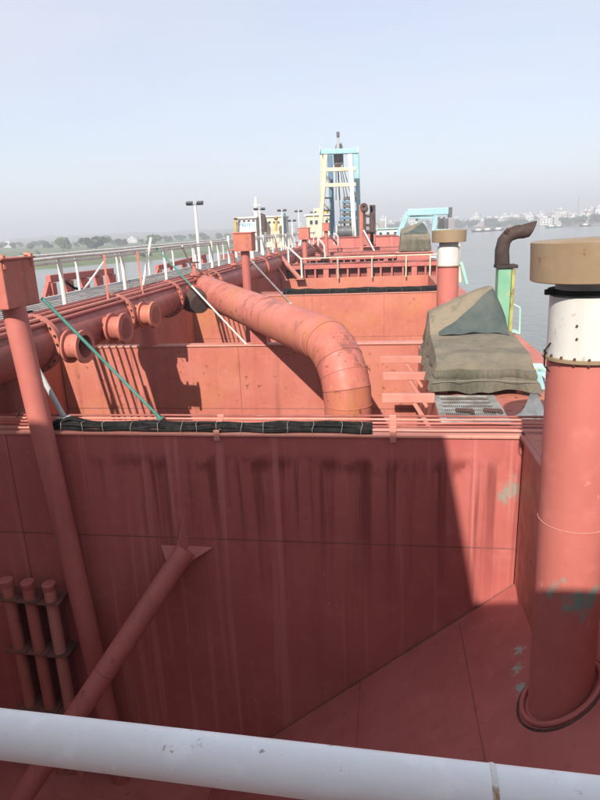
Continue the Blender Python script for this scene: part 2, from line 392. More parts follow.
def side_plate():
    o = thing('hopper_side_plating', (SX, 4, DZ), 'shaded longitudinal hopper side plating under the deck edge behind the near vent pipe', 'hopper plate')
    ribbon('steel_plate', 'red_paint_worn', o, (SX+.001, Y1-.012, -5.6), (0, -1, 0), (0, 0, 1), Y1-.012-YS, 5.6+DZ-.07, 20, 6, .01, .03, 3)
    ribbon('steel_plate', 'red_paint', o, (SX+.035, YS, -5.6), (1, 0, 0), (0, 0, 1), HR-SX-.25, 5.6+DZ-.07, 10, 6, .01, .03, 5)
    B().mm((SX-.05, YS, DZ-.055), (SX+.02, Y1-.012, DZ-.004), .006).build('deck_edge', 'red_paint', o)
    o2 = thing('hopper_side_plating', (HX1, 20, DZ), 'longitudinal hopper side plating below the covered winch', 'hopper plate')
    for i, (p, q) in enumerate(((Y1+.2, 14.9), (Y2+.1, Y3), (Y3+.1, Y4), (Y4+.1, Y5))):
        ribbon('steel_plate', 'red_paint_worn', o2, ((HX2 if i else HX1)+.001, q-.02, -9.4), (0, -1, 0), (0, 0, 1), q-p-.04, DZ+9.4-.065, 14, 6, .012, .03, i)
    o3 = thing('hopper_side_plating', (HX0, 20, DZ), 'longitudinal hopper side plating under the walkway side', 'hopper plate')
    for i, (p, q) in enumerate(((-1, Y1), (Y1+.2, Y2), (Y2+.1, Y3), (Y3+.1, Y4), (Y4+.1, Y5))):
        ribbon('steel_plate', 'red_paint_worn', o3, (HX0-.001, p+.02, -9.4), (0, 1, 0), (0, 0, 1), q-p-.04, DZ+9.4-.065, 14, 6, .012, .03, i)
side_plate()

# ------------------------------------------------------------------ transverse bulkheads
def bulkhead(Y, xa, xb, zb, label, mat, xs, seam, ztop=DZ, th=.03):
    o = thing('bulkhead', ((xa+xb)/2, Y, zb), label, 'bulkhead', 'transverse hopper bulkheads')
    xs = [xa]+xs+[xb]
    zs = [zb, seam, ztop-.06]
    for i in range(len(xs)-1):
        for k in range(2):
            ribbon('steel_plate', mat, o, (xs[i]+.003, Y, zs[k]+.003), (1, 0, 0), (0, 0, 1), xs[i+1]-xs[i]-.006, zs[k+1]-zs[k]-.006, 22, 14, .016, th, Y+i*2+k*5)
    bead((xa, Y-.004, seam), (xb, Y-.001, seam), .0085, Y).build('weld_seam', 'rust_plate', o)
    for x in xs[1:-1]: bead((x, Y-.003, zb), (x, Y-.003, ztop-.07), .008, x).build('weld_seam', 'dark_red', o)
    B().mm((xa, Y-.035, ztop-.058), (xb, Y+.30, ztop-.01), .012).build('top_flange', 'pale_red', o)
    return o
xsm = [onY(14, 480, Y1).x, -3.6, -.2] 
bulkhead(Y1, HX0, SX-.005, -9.4, 'near dark red bulkhead in shadow below the black cable bundle', 'bulkhead_paint', [xsm[0]], -4.69)
bulkhead(Y2, HX0, HX2, -9.4, 'sunlit red bulkhead that the big curved pipe crosses over', 'red_paint_worn', [onY(240, 380, Y2).x, -6.9, -1.4], -4.69)
bulkhead(Y3, HX0, HX2, -9.4, 'orange rusted red bulkhead with black cables beyond the curved pipe', 'red_paint_rusty', [-6.2, -3.3, onY(384, 320, Y3).x], -4.9)

# rack of small red service pipes and the black cable bundle on top of a bulkhead
def rack(Y, xa, xb, label_p, n=5):
    o = thing('service_pipes', ((xa+xb)/2, Y+.1, DZ), label_p, 'pipes')
    for i in range(n):
        y, z = Y+.06+.055*i, DZ+.035+.036*i
        b = B(); m = 14
        b.tube([(xa+(xb-xa)*k/m, y+rnd.uniform(-.006, .006), z+rnd.uniform(-.005, .005)) for k in range(m+1)], .017, 8)
        b.build('pipe', ('pale_red', 'dark_red', 'red_paint')[i % 3], o)
    return o
def pipe_clip(X, Y, parent):
    b = B()
    for i in range(5): b.mm((X-.05, Y+.03+.055*i, DZ+.012+.036*i), (X+.05, Y+.05+.055*i, DZ+.058+.036*i), .004)
    b.mm((X-.045, Y-.05, DZ-.12), (X+.045, Y-.036, DZ+.05), .004)
    return b.build('pipe_clip', 'pale_red', parent)
sp = rack(Y1, HX0, 2.35, 'thin red service pipes running along the near bulkhead top')
for x in (217, 393): pipe_clip(onY(x, 430, Y1).x, Y1, sp)
sp3 = rack(Y3, -6, HX2, 'thin service pipes along the rusted bulkhead top beyond the curved pipe', 3)
def cables(Y, xa, xb, label, r=.036, n=9, sag=.013, ties=.36):
    o = thing('cable_bundle', ((xa+xb)/2, Y+.05, DZ), label, 'cable bundle', 'black cable bundles on the bulkheads')
    m = int((xb-xa)/.09)
    for i in range(n):
        row = i % 3; y0 = Y+.02+.045*(i//3)+.01*row; z0 = DZ+.022+(r/.036)*(.034*row+.010*(i//3))
        pts = []
        for k in range(m+1):
            x = xa+(xb-xa)*k/m
            lump = .05*math.exp(-((x-xa-.30)/.22)**2)
            pts.append((x, y0+noise.noise(Vector((x*1.6, i*3.1, 0)))*.06, z0+noise.noise(Vector((x*1.9, i*5.7, 4)))*sag*2.4+lump*(.4+row*.5)))
        B().tube(pts, r*rnd.uniform(.55, 1.0), 8).build('cable', 'black_rubber', o)
    x = xa+.15
    while x < xb:
        b = B(); b.tube([(x, Y-.045, DZ-.005), (x+rnd.uniform(-.02, .02), Y-.045, DZ+.07), (x+rnd.uniform(-.03, .03), Y+.0, DZ+.14*(1+(r-.036)*12)), (x, Y+.12, DZ+.15*(1+(r-.036)*12))], .003, 5); b.build('cable_tie', 'white_tie', o)
        x += ties*rnd.uniform(.6, 1.4)
    return o
cables(Y1, onY(52, 425, Y1).x, onY(372, 425, Y1).x, 'thick black cable bundle tied along the near shaded bulkhead top')
cables(Y3, onY(283, 292, Y3).x, onY(437, 290, Y3).x, 'black cable bundle tied along the orange rusted bulkhead top', .06, 9, .02, .8)

# girders with openings farther along the ship
def girder(Y, xa, xb, y_open, y_beam, y_top, label, n):
    zo, zb_, zt = onY(350, y_open, Y).z, onY(350, y_beam, Y).z, onY(350, y_top, Y).z
    o = thing('transverse_girder', ((xa+xb)/2, Y, -9.4), label, 'girder', 'transverse girders with stiffener openings')
    ribbon('lower_plate', 'red_paint_rusty' if Y < 45 else 'red_paint', o, (xa, Y, -9.4), (1, 0, 0), (0, 0, 1), xb-xa, zo+9.4, 24, 6, .02, .03, Y)
    B().mm((xa, Y+.45, zo-.4), (xb, Y+.5, zb_-.01)).build('back_plate', 'dark_red', o)
    B().mm((xa, Y-.05, zb_), (xb, Y+.55, zt), .01).build('top_beam', 'red_paint', o)
    for i in range(n+1):
        x = xa+(xb-xa)*i/n; wd = .16 if i % 4 == 0 else .05
        B().mm((x-wd, Y+.002, zo-.02), (x+wd, Y+.44, zb_-.002)).build('stiffener', 'red_paint', o)
    for i in range(4):
        B().tube([(xa+(xb-xa)*k/20, Y+.1+i*.1, zt+.05+rnd.uniform(-.01, .03)) for k in range(21)], .05, 6).build('pipe', ('dark_red', 'dark_steel')[i % 2], o)
    return zo, zb_, zt
g4 = girder(Y4, -6.1, HX2+.5, 277, 268, 264, 'red girder with a row of openings behind the white crosswise handrail', 14)
g5 = girder(Y5, -6.4, HX2+.6, 254.5, 251.5, 249, 'farthest red girder with openings in front of the bow plating', 14)
g52 = girder(52.3, -6.3, HX2+.5, 257.8, 254.8, 252.8, 'red girder with openings between the middle and the farthest girders', 14)
g45 = girder(46.5, -6.2, onY(400, 252, 46.5).x, 263.5, 259.5, 257, 'middle red girder with openings behind the crosswise handrail', 14)
def bowwall():
    o = thing('bow_plating', (-2, Y6, DZ), 'red raised bow plating below the tall gantry', 'bulkhead')
    zt = onY(380, 236.5, Y6).z
    for i in range(4):
        xa = -8+i*2.9; ribbon('steel_plate', 'red_paint', o, (xa+.01, Y6, DZ-.1), (1, 0, 0), (0, 0, 1), 2.88, zt-DZ+.1, 8, 6, .02, .03, i)
    B().mm((-8, Y6-.1, zt+.003), (3.6, Y6+5, zt+.1), .01).build('deck_edge', 'dark_red', o)
bowwall()

# ------------------------------------------------------------------ crosswise handrail on the girder
def cross_rail():
    a, b_ = onY(302, 259, Y4-.3), onY(437, 254, Y4-.3)
    zt = (a.z+b_.z)/2; zo = onY(340, 277, Y4-.3).z
    o = thing('crosswise_handrail', (a.x, Y4-.3, zo), 'white handrail across the ship in front of the girder openings', 'railing')
    B().tube([(a.x-1.2, Y4-.1, zt+.85), (a.x, Y4-.3, zt), (b_.x, Y4-.3, zt)], .036, 8).build('top_rail', 'cream_paint', o)
    for x in (302, 338, 372, 406, 430):
        X = onY(x, 270, Y4-.3).x; B().tube([(X, Y4-.3, zo-.1), (X, Y4-.3, zt)], .045, 8).build('post', 'cream_paint', o)
cross_rail()

# ------------------------------------------------------------------ big curved pipe
def mitre(pts, r, name_parent, mat):
    pass
def big_pipe():
    r = .475
    p0, p1 = onX(199, 288, -6.3), onY(347, 349, 11.5)
    o = thing('curved_pipe', (p1.x, p1.y, -4.4), 'big red curved pipe bending down into the hopper', 'pipe')
    d = (p1-p0).normalized(); down = Vector((0, 0, -1)); Rb = 1.15
    th = math.acos(d.dot(down)); L = Rb*math.tan(th/2)
    q0 = p1-d*L; mids = [p0, p0.lerp(q0, .33), p0.lerp(q0, .68), q0]
    for i in range(3):
        a, b_ = mids[i], mids[i+1]
        B().tube([a, a.lerp(b_, .5), b_], r, 40, i == 0).build('pipe_section', 'pipe_paint', o)
    nrm = (down-d*d.dot(down)).normalized(); cen = q0+nrm*Rb; n = 6; arc = []
    for i in range(n+1):
        t_ = th*i/n; arc.append(cen-nrm*Rb*math.cos(t_)+d*Rb*math.sin(t_))
    # mitred gores
    side = d.cross(down).normalized()
    def ringat(p, axis, rr, seg=40):
        u = side; v = axis.cross(side).normalized()
        return [p+(u*math.cos(2*math.pi*j/seg)+v*math.sin(2*math.pi*j/seg))*rr for j in range(seg)]
    axes = [(d*math.cos(th*i/n)+nrm*math.sin(th*i/n)) for i in range(n+1)]
    for i in range(n):
        ra, rb = ringat(arc[i], axes[i], r+.004), ringat(arc[i+1], axes[i+1], r+.004)
        b = B(); b.add(ra+rb, [(j, (j+1) % 40, (j+1) % 40+40, j+40) for j in range(40)], True); b.build('elbow_gore', 'pipe_paint', o)
    for i in range(n+1):
        rg = ringat(arc[i], axes[i], r+.004); B().tube(rg+[rg[0]], .0075, 6, False).build('weld_seam', 'red_paint_rusty' if i % 2 == 0 else 'dark_red', o)
    for m in mids[1:3]:
        rg = ringat(m, d, r+.003); B().tube(rg+[rg[0]], .010, 6, False).build('weld_seam', 'dark_red', o)
    e = arc[-1]; b = B(); b.tube([e, e+Vector((0, 0, -1.9))], r, 40, False); b.build('pipe_section', 'pipe_paint', o)
    q = mids[1].lerp(mids[2], .15); sdn = Vector((0, 0, 1))
    # saddle under the pipe where it crosses the second bulkhead
    k = (Y2+.1-p0.y)/(d.y); s = p0+d*k
    B().mm((s.x-.22, Y2+.0, DZ-.008), (s.x+.22, Y2+.22, s.z-r+.02), .01).build('saddle', 'red_paint', o)
    B().lathe([(r+.10, -.04), (r+.10, .04), (r-.02, .04)], p0+d*.35, d, 40).build('flange', 'red_paint_worn', o)
    return p0, d
BP0, BPD = big_pipe()

# ------------------------------------------------------------------ main pipe below the walkway
MX, MZ, MR = -6.42, -1.86, .46
def main_pipe():
    o = thing('main_pipe', (MX, 20, MZ-MR), 'long red main pipe lying under the walkway', 'pipe')
    cuts = [4.5, 10.15, 13.6, 17.2, 21.8, 26.5, 31, 36, 41, 47, 54, 60]
    for a, b_ in zip(cuts, cuts[1:]):
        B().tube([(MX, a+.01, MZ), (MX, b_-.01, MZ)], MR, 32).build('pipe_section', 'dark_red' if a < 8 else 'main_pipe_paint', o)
        fl = B(); fl.lathe([(MR-.02, -.07), (MR+.09, -.07), (MR+.09, -.015), (MR+.09, -.012), (MR-.02, -.012)], (MX, b_, MZ), (0, 1, 0), 32)
        fl.lathe([(MR-.02, .012), (MR+.09, .012), (MR+.09, .07), (MR-.02, .07)], (MX, b_, MZ), (0, 1, 0), 32)
        f = fl.build('flange', 'red_paint_worn', o)
        if b_ < 24:
            for j in range(20):
                t_ = 2*math.pi*j/20; B().tube([(MX+math.cos(t_)*(MR+.055), b_-.11, MZ+math.sin(t_)*(MR+.055)), (MX+math.cos(t_)*(MR+.055), b_+.11, MZ+math.sin(t_)*(MR+.055))], .02, 6).build('bolt', 'brown_rust', f)
    # support columns on the bulkheads
    for Y in (Y2+.12, Y3+.15, Y4+.2, 46.7):
        B().tube([(MX, Y, DZ-.008 if Y < 30 else DZ-.6), (MX, Y, MZ-MR+.05)], .24 if Y < 30 else .2, 20).build('support_column', 'red_paint', o)
    # small pipes on its shoulder
    for i, (dx, dz) in enumerate(((.10, .50), (-.02, .52), (.22, .46), (.33, .39))):
        B().tube([(MX+dx, y, MZ+dz+rnd.uniform(-.01, .01)) for y in range(5, 60, 3)], .035, 8).build('shoulder_pipe', ('red_paint', 'dark_red', 'pale_red', 'red_paint')[i], o)
    return o
mp = main_pipe()
def outlet(Y, kind, label, z=MZ+.02, rr=.235, ln=.40):
    c = Vector((MX, Y, z)); o = thing('pipe_outlet', (MX+MR, Y, z), label, 'pipe outlet', 'flanged outlets on the main pipe'); ax = Vector((1, -.10, 0)).normalized()
    B().lathe([(rr, MR-.12), (rr, MR+ln)], c, ax, 28).build('stub', 'red_paint_worn', o)
    B().lathe([(rr-.03, MR+.10), (rr+.075, MR+.10), (rr+.075, MR+.15), (rr-.03, MR+.15)], c, ax, 28).build('flange', 'red_paint_worn', o)
    if kind == 'open':
        B().lathe([(rr-.02, MR+ln), (rr+.075, MR+ln), (rr+.075, MR+ln+.05), (rr-.02, MR+ln+.05), (rr-.02, MR+ln)], c, ax, 28).build('end_flange', 'red_paint_worn', o)
        B().lathe([(.001, MR+ln-.22), (rr-.005, MR+ln-.22)], c, ax, 28).build('opening', 'black_hole', o)
    else:
        f = B().lathe([(.001, MR+ln+.05), (rr+.07, MR+ln+.05), (rr+.08, MR+ln+.03), (rr+.08, MR+ln-.005), (rr-.01, MR+ln-.005)], c, ax, 28).build('blind_flange', 'red_paint_worn', o)
        B().lathe([(.001, MR+ln+.06), (rr-.03, MR+ln+.06), (rr-.03, MR+ln+.048)], c, ax, 28).build('cover_plate', 'dark_red', f)
    for sy in (-1, 1):
        B().bar(c+Vector((MR*.55, sy*.30, MR*.95)), c+Vector((MR+.05, sy*.26, .05)), .05, .03).build('bracket', 'brown_rust', o)
outlet(10.45, 'open', 'open flanged outlet on the main pipe, dark inside', MZ-.10, .235)
outlet(12.3, 'blind', 'blind flanged outlet on the main pipe with round cover, next to the open one', MZ-.06, .25)
outlet(14.05, 'blind', 'blind flanged outlet on the main pipe above its support column', MZ-.02, .24)
def dark_joint():
    a = Vector((MX+.30, 18.4, MZ-.05)); b_ = onY(207, 308, 17.3); ax = (b_-a).normalized()
    o = thing('pipe_outlet', a, 'dark brown sagging rubber outlet beneath the start of the curved pipe', 'pipe outlet', 'flanged outlets on the main pipe')
    B().lathe([(.34, 0), (.36, .25), (.36, .30)], a, ax, 28).build('stub', 'brown_rust', o)
    B().lathe([(.30, .30), (.43, .30), (.43, .36), (.30, .36)], a, ax, 28).build('flange', 'red_paint_worn', o)
    B().lathe([(.36, .36), (.38, .5), (.35, .75), (.30, .95), (.001, .95)], a, ax, 28).build('sleeve', 'brown_rust', o)
dark_joint()
# a heavy dark valve at the near end of the main pipe
def valve():
    c = onY(3, 372, 9.4); o = thing('valve', (c.x, c.y, DZ), 'dark red valve drum standing beside the box post', 'valve')
    B().tube([(c.x, c.y, DZ+.0), (c.x, c.y, c.z+.55)], .30, 28).build('body', 'dark_red', o)
    B().lathe([(.25, 0), (.38, 0), (.38, .06), (.25, .06)], (c.x, c.y, c.z+.1), (0, 0, 1), 28).build('flange', 'dark_red', o)
    B().lathe([(.28, 0), (.36, .03), (.34, .09), (.12, .15), (.001, .15)], (c.x, c.y, c.z+.5), (0, 0, 1), 28).build('bonnet', 'red_paint_worn', o)
    B().tube([(c.x, c.y, c.z+.6), (c.x, c.y, c.z+.85)], .04, 10).build('spindle', 'brown_rust', o)
valve()

# ------------------------------------------------------------------ walkway
WXR, WXL, WFZ, WTZ = -6.8, -8.35, -1.46, -.40
def walkway():
    o = thing('walkway', (-7.5, 25, WFZ), 'long walkway with white handrails beside the main pipe', 'walkway')
    ya_, yb_ = 4.0, 61.0
    npl = 7; pw = (WXR-WXL-.1)/npl
    for i in range(npl):
        xa = WXL+.05+pw*i
        B().mm((xa+.075, ya_, WFZ-.035), (xa+pw-.075, yb_, WFZ), .006).build('floor_plank', 'decking', o)
    for x in (WXR-.02, WXL+.02): B().mm((x-.03, ya_, WFZ-.16), (x+.03, yb_, WFZ+.06), .006).build('side_beam', 'white_paint', o)
    for y in range(6, 61, 4): B().mm((WXL-.1, y, WFZ-.30), (WXR+.15, y+.12, WFZ-.165), .008).build('cross_beam', 'red_paint', o)
    for x in (WXR, WXL):
        B().tube([(x, y, WTZ+.006*math.sin(y*1.7+x)) for y in range(4, 62)], .036, 10).build('top_rail', 'white_paint', o)
    B().tube([(WXR, y, WTZ-.09+.005*math.sin(y*2.1)) for y in range(4, 62)], .026, 8).build('second_rail', 'white_paint', o)
    y = 9.0
    while y < 61:
        B().tube([(WXR, y, WFZ-.14), (WXR, y, WTZ-.03)], .05, 10).build('post', 'white_paint', o); y += 3.15
    y = 8.0
    while y < 61:
        B().tube([(WXL, y, WFZ-.14), (WXL, y, WTZ-.03)], .038, 10).build('post', 'white_paint', o); y += 2.6
    for (a, b_) in (((108, 256), (83, 291)), ((133, 248), (139, 262))):
        B().tube([onX(*a, WXL), onX(*b_, WXL)], .03, 8).build('diagonal_brace', 'white_paint', o)
    B().tube([onX(151, 238, WXR+.05), onX(141, 297, WXR+.05)], .036, 8).build('diagonal_brace', 'white_paint', o)
    B().tube([onX(182, 246, WXR+.05), onX(192, 268, WXR+.05), onX(216, 274, WXR+.05)], .036, 8).build('diagonal_brace', 'white_paint', o)
    for x, yy, x2, y2 in ((104, 255, 109, 310), (137, 252, 143, 296)):
        p = onX(x, yy, WXR+.06); B().bar(p, onX(x2, y2, MX+.30), .05, .04).build('hanger_strap', 'red_paint_worn', o)
    for k, Y in enumerate((23.5, 26.2, 29.0, 31.5, 34, 38, 42, 45, 48.5, 52, 55.5)):
        B().tube([(WXR+.06, Y, WFZ-.1), (WXR+.06, Y+.1, WTZ+rnd.uniform(.05, .3))], .055, 8).build('upright', 'white_paint', o)
walkway()

def valve_stand(Y, k):
    x, z = MX+.28, MZ+.38; h = .55+.2*(k % 3)
    o = thing('valve_stand', (x, Y, z), 'small valve stand with handwheel on top of the main pipe', 'valve', 'valve stands on the main pipe')
    B().tube([(x, Y, z-.02), (x, Y, z+h)], .07, 10, True, [.09, .05]).build('stem', ('red_paint_worn', 'dark_red', 'white_paint')[k % 3], o)
    B().lathe([(.10, .12), (.16, .14), (.16, .2), (.10, .22)], (x, Y, z), (0, 0, 1), 14).build('bonnet', 'red_paint_worn', o)
    b = B(); b.tube([(x+.17*math.cos(j*math.pi/8), Y+.17*math.sin(j*math.pi/8), z+h) for j in range(17)], .018, 6, False)
    for j in range(3): b.tube([(x+.17*math.cos(j*math.pi/3), Y+.17*math.sin(j*math.pi/3), z+h), (x-.17*math.cos(j*math.pi/3), Y-.17*math.sin(j*math.pi/3), z+h)], .012, 5)
    b.build('handwheel', ('brown_rust', 'red_paint', 'brown_rust')[k % 3], o)
for k, Y in enumerate((19.3, 24.6, 28.3, 32.4, 34.8, 39.5, 43.3, 49.0)): valve_stand(Y, k)

# flood-light posts along the walkway
def lamp_post(x, y, Y=None, X=-7.6):
    p = onX(x, y, X)
    o = thing('floodlight_post', (p.x, p.y, WFZ), 'white post with twin dark floodlights standing along the walkway', 'lamp post', 'floodlight posts along the walkway')
    B().tube([(p.x, p.y, WFZ-.02), (p.x, p.y, p.z-.04)], .06, 12, True, [.075, .055]).build('post', 'white_paint', o)
    B().mm((p.x-.34, p.y-.03, p.z-.05), (p.x+.34, p.y+.03, p.z-.01)).build('cross_arm', 'dark_steel', o)
    for s in (-1, 1):
        h = B(); h.box((p.x+s*.22, p.y-.05, p.z+.04), (.26, .16, .10), Matrix.Rotation(R(25), 3, 'X'), .01); hh = h.build('floodlight', 'dark_steel', o)
        B().box((p.x+s*.22, p.y-.135, p.z+.005), (.22, .006, .075), Matrix.Rotation(R(25), 3, 'X')).build('lens', 'glass_dark', hh)
    return o
for q in ((195, 204), (259.5, 209.5), (282, 210.8), (298.5, 211.5), (313.5, 212.5), (292, 221)): lamp_post(*q)

# ------------------------------------------------------------------ red boxes on posts
def box_post(p_tl, p_br, Y, depth, post_px, label, lifted=True):
    a, b_ = onY(*p_tl, Y), onY(*p_br, Y)
    c = ((a.x+b_.x)/2, Y+depth/2, (a.z+b_.z)/2); wd, ht = abs(b_.x-a.x), abs(a.z-b_.z)
    top, bot = onY(*post_px[0], Y+depth*.45), onY(*post_px[1], Y+depth*.45)
    bot = Vector(post_px[2]) if len(post_px) > 2 else bot
    o = thing('box_on_post', bot, label, 'junction box', 'red boxes on posts beside the walkway')
    body = B().box(c, (wd, depth, ht), None, .015).build('box', 'red_paint_worn', o)
    B().box((c[0], c[1]-.01, c[2]+ht/2+.012), (wd+.06, depth+.05, .03), None, .008).build('lid', 'red_paint_worn', body)
    B().tube([Vector((top.x, top.y, c[2]-ht/2+.01)), bot], .165 if Y < 12 else .15, 24).build('post', 'red_paint', o)
    if Y < 12:
        for sx in (-1, 1):
            B().tube([(c[0]+wd/2*.96, c[1]+sx*depth*.42, c[2]+ht/2-.12), (c[0]+wd/2*.97, c[1]+sx*depth*.42, c[2]+ht/2+.05), (c[0]+wd/2*.7, c[1]+sx*depth*.42, c[2]+ht/2+.055)], .04, 8).build('hinge', 'red_paint_rusty', body)
    return o
Yb = Y1-.55
box_post((-38, 262), (9, 310), Yb, .80, [(14, 310), (126, 790), tuple(onY(130, 812, Y1-.32))], 'red box on a long leaning post in front of the near bulkhead')
def mid_box(x, y, x2, y2, Y, label):
    a, b_ = onY(x, y, Y), onY(x2, y2, Y); cx = (a.x+b_.x)/2
    o = thing('box_on_post', (cx, Y+.3, DZ), label, 'junction box', 'red boxes on posts beside the walkway')
    body = B().mm((a.x, Y, b_.z), (b_.x, Y+.7, a.z), .015).build('box', 'red_paint_worn', o)
    B().mm((a.x-.04, Y-.03, a.z+.003), (b_.x+.04, Y+.73, a.z+.05), .01).build('lid', 'red_paint', body)
    B().tube([(cx, Y+.35, DZ-1.5), (cx, Y+.35, b_.z)], .16, 16).build('post', 'red_paint', o)
mid_box(232.5, 234, 252, 251, 21.6, 'red box on a post where the curved pipe leaves the main pipe')
mid_box(298, 228.5, 309, 239.5, 38.5, 'red box on a post at the end of the crosswise handrail')
mid_box(322, 223.5, 329, 231, 50, 'farthest red box on a post, before the tall gantry')

# ------------------------------------------------------------------ diagonal poles from the walkway to the bulkheads
def pole(name, a, b_, r, mat, label, cat='pole', tip=None):
    a, b_ = Vector(a), Vector(b_)
    o = thing(name, b_, label, cat, 'slanting poles')
    m = a.lerp(b_, tip or .5)
    B().tube([a, m], r, 10).build('upper_length', mat[0], o); B().tube([m+(b_-a).normalized()*.002, b_], r*.97, 10).build('lower_length', mat[1], o)
    B().box(b_+Vector((0, 0, .0)), (r*4, r*4, .02)).build('foot', mat[1], o)
pole('slanting_pole', onY(42, 298, Y1+.15), onY(160, 418, Y1+.12), .025, ('teal_paint', 'teal_paint'), 'teal pole slanting from the near red box to the cable bundle')
pole('slanting_pole', onY(28, 352, Y1+.8), onY(64, 417, Y1+.18), .045, ('steel_grey', 'steel_grey'), 'grey pole slanting down beside the leaning post')
pole('slanting_pole', onX(156, 248, WXR+.05), onY(247, 345, Y2+.05), .026, ('teal_paint', 'white_paint'), 'teal and white pole slanting from the walkway to the sunlit bulkhead', tip=.42)
pole('slanting_pole', onY(236, 245, 23.5), onY(290, 303, Y3-.9), .045, ('white_paint', 'white_paint'), 'white pole slanting from the middle red box past the curved pipe')
pole('slanting_pole', onY(278, 254, Y4-.9), onY(300, 279, Y4-.35), .14, ('pale_red', 'pale_red'), 'stout pink brace slanting down to the girder openings')
pole('slanting_pole', onY(277, 266, Y4-1.8), onY(286, 280, Y4-1.2), .08, ('pale_red', 'pale_red'), 'short pink brace below the stout pink one')
pole('slanting_pole', onY(302, 238, 43), onY(324, 257, 45.8), .07, ('white_paint', 'white_paint'), 'white pole slanting from the box at the crosswise handrail')
pole('slanting_pole', onY(313, 243, 43.5), onY(324, 255, 45.9), .14, ('pale_red', 'pale_red'), 'pink brace slanting down behind the crosswise handrail')
pole('slanting_pole', onY(329, 234, 54), onY(338, 245, 57), .10, ('white_paint', 'pale_red'), 'short pale brace slanting below the farthest red box')
def stair_rail(q, Y, label):
    o = thing('stair_handrail', onY(*q[-1], Y), label, 'railing')
    B().tube([onY(*p, Y) for p in q], .06, 8).build('rail', 'white_paint', o)
    p = onY(*q[0], Y); B().tube([p, p-Vector((0, 0, 1.0))], .06, 8).build('post', 'white_paint', o)
stair_rail([(288, 247), (301, 259), (302, 278)], Y4-.4, 'white stair handrail joining the crosswise handrail')
stair_rail([(318, 238), (324, 245), (325, 257)], 45.6, 'white stair handrail behind the crosswise handrail')
stair_rail([(334, 233), (338, 236), (338, 246)], 56.5, 'small white stair handrail near the gantry foot')

# ------------------------------------------------------------------ vent pipes with tan caps
def vent(px_base, px_top, Y, zb, label, zoff=0, detail=True, tilt=True):
    b0, t0 = px_base, px_top
    axis = (t0-b0).normalized(); H = (t0-b0).length; r = .335
    def at(z): return b0+axis*((z-b0.z)/axis.z)
    o = thing('vent_pipe', b0, label, 'vent pipe', 'capped vent pipes on the right side')
    def band(r0, z0, r1, z1): return [(r0, (z0-b0.z)/axis.z), (r1, (z1-b0.z)/axis.z)]
    zc0, zc1, zf, zw = -.56+zoff, -.195+zoff, -1.27+zoff, -.70+zoff
    seam = -3.02
    B().lathe(band(r, b0.z-.3, r, seam-.002), b0, axis, 48).build('lower_pipe', 'red_paint_pillar', o)
    B().lathe(band(r, seam+.002, r, zf-.03), b0, axis, 48).build('upper_pipe', 'red_paint_pillar', o)
    B().lathe([(r+.003, (seam-.004-b0.z)/axis.z), (r+.009, (seam-b0.z)/axis.z), (r+.003, (seam+.004-b0.z)/axis.z)], b0, axis, 48).build('weld_seam', 'pale_red', o)
    h = lambda z: (z-b0.z)/axis.z
    B().lathe([(r-.02, h(zf-.03)), (r+.045, h(zf-.028)), (r+.045, h(zf)), (r-.02, h(zf+.003))], b0, axis, 48).build('flange', 'tan_cap', o)
    B().lathe([(r+.006, h(zf+.002)), (r+.006, h(zw))], b0, axis, 48).build('white_sleeve', 'white_paint', o)
    B().lathe([(r-.04, h(zw)), (r-.04, h(zc0+.05))], b0, axis, 48).build('neck', 'steel_grey', o)
    B().lathe([(r+.006, h(zw)), (r-.045, h(zw+.002))], b0, axis, 48).build('sleeve_lip', 'white_paint', o)
    rc = .525
    cap = B().lathe([(r-.05, h(zc0+.03)), (rc-.03, h(zc0+.012)), (rc-.012, h(zc0)), (rc, h(zc0+.008)), (rc+.008, h(zc1-.01)), (rc-.01, h(zc1)), (.001, h(zc1+.02))], b0, axis, 64).build('cap', 'tan_cap', o)
    if detail:
        for j in range(18):
            t_ = 2*math.pi*j/18; q = at(zf-.03)+Vector((math.cos(t_)*(r+.024), math.sin(t_)*(r+.024), 0)); B().tube([q-Vector((0, 0, .02)), q+Vector((0, 0, .052))], .012, 6).build('bolt', 'brown_rust', o)
        cl = B(); cl.lathe([(r-.045, h(zw+.02)), (r+.028, h(zw+.02)), (r+.028, h(zw+.06)), (r-.045, h(zw+.06))], b0, axis, 40); c_ = cl.build('clamp_band', 'black_rubber', o)
        p = at(zw+.04); B().box(p+Vector((-r-.03, -.10, .0)), (.11, .05, .05), None, .006).build('clamp_bolt', 'black_rubber', c_)
        pts = [at(zf-.03)+Vector((-r-.01, -.10, .16)), at(zf)+Vector((-r-.06, -.11, .06)), at(zf)+Vector((-r-.055, -.11, -.09)), at(zf)+Vector((-r-.005, -.12, -.15))]
        B().tube(pts, .008, 6).build('cable_loop', 'black_rubber', o)
        for (dx, z) in ((-.17, -.95), (-.165, -1.07)):
            q = at(z); y = -math.sqrt((r+.006)**2-dx*dx); B().tube([q+Vector((dx, y+.004, 0)), q+Vector((dx*1.04, y*1.04, 0))], .011, 8).build('rivet', 'brown_rust', o)
        # collar welded to the sloping plate
        e = sd.normalized(); pts = []
        for j in range(33):
            t_ = 2*math.pi*j/32; q = b0+Vector((math.cos(t_)*(r+.06), math.sin(t_)*(r+.06), 0)); q.z = PA.z+(q.x-PA.x)*sd.z/sd.x+.025; pts.append(q)
        B().tube(pts, .032, 8, False).build('base_collar', 'slope_paint', o)
        pts2 = [p_+(p_-b0).normalized()*.05+Vector((0, 0, -.035+.02*noise.noise(p_*4))) for p_ in pts]
        B().tube(pts2, .018, 6, False).build('weld_seam', 'brown_rust', o)
    return o
vb = onS(560, 692); vt = onY(586, 330, vb.y)
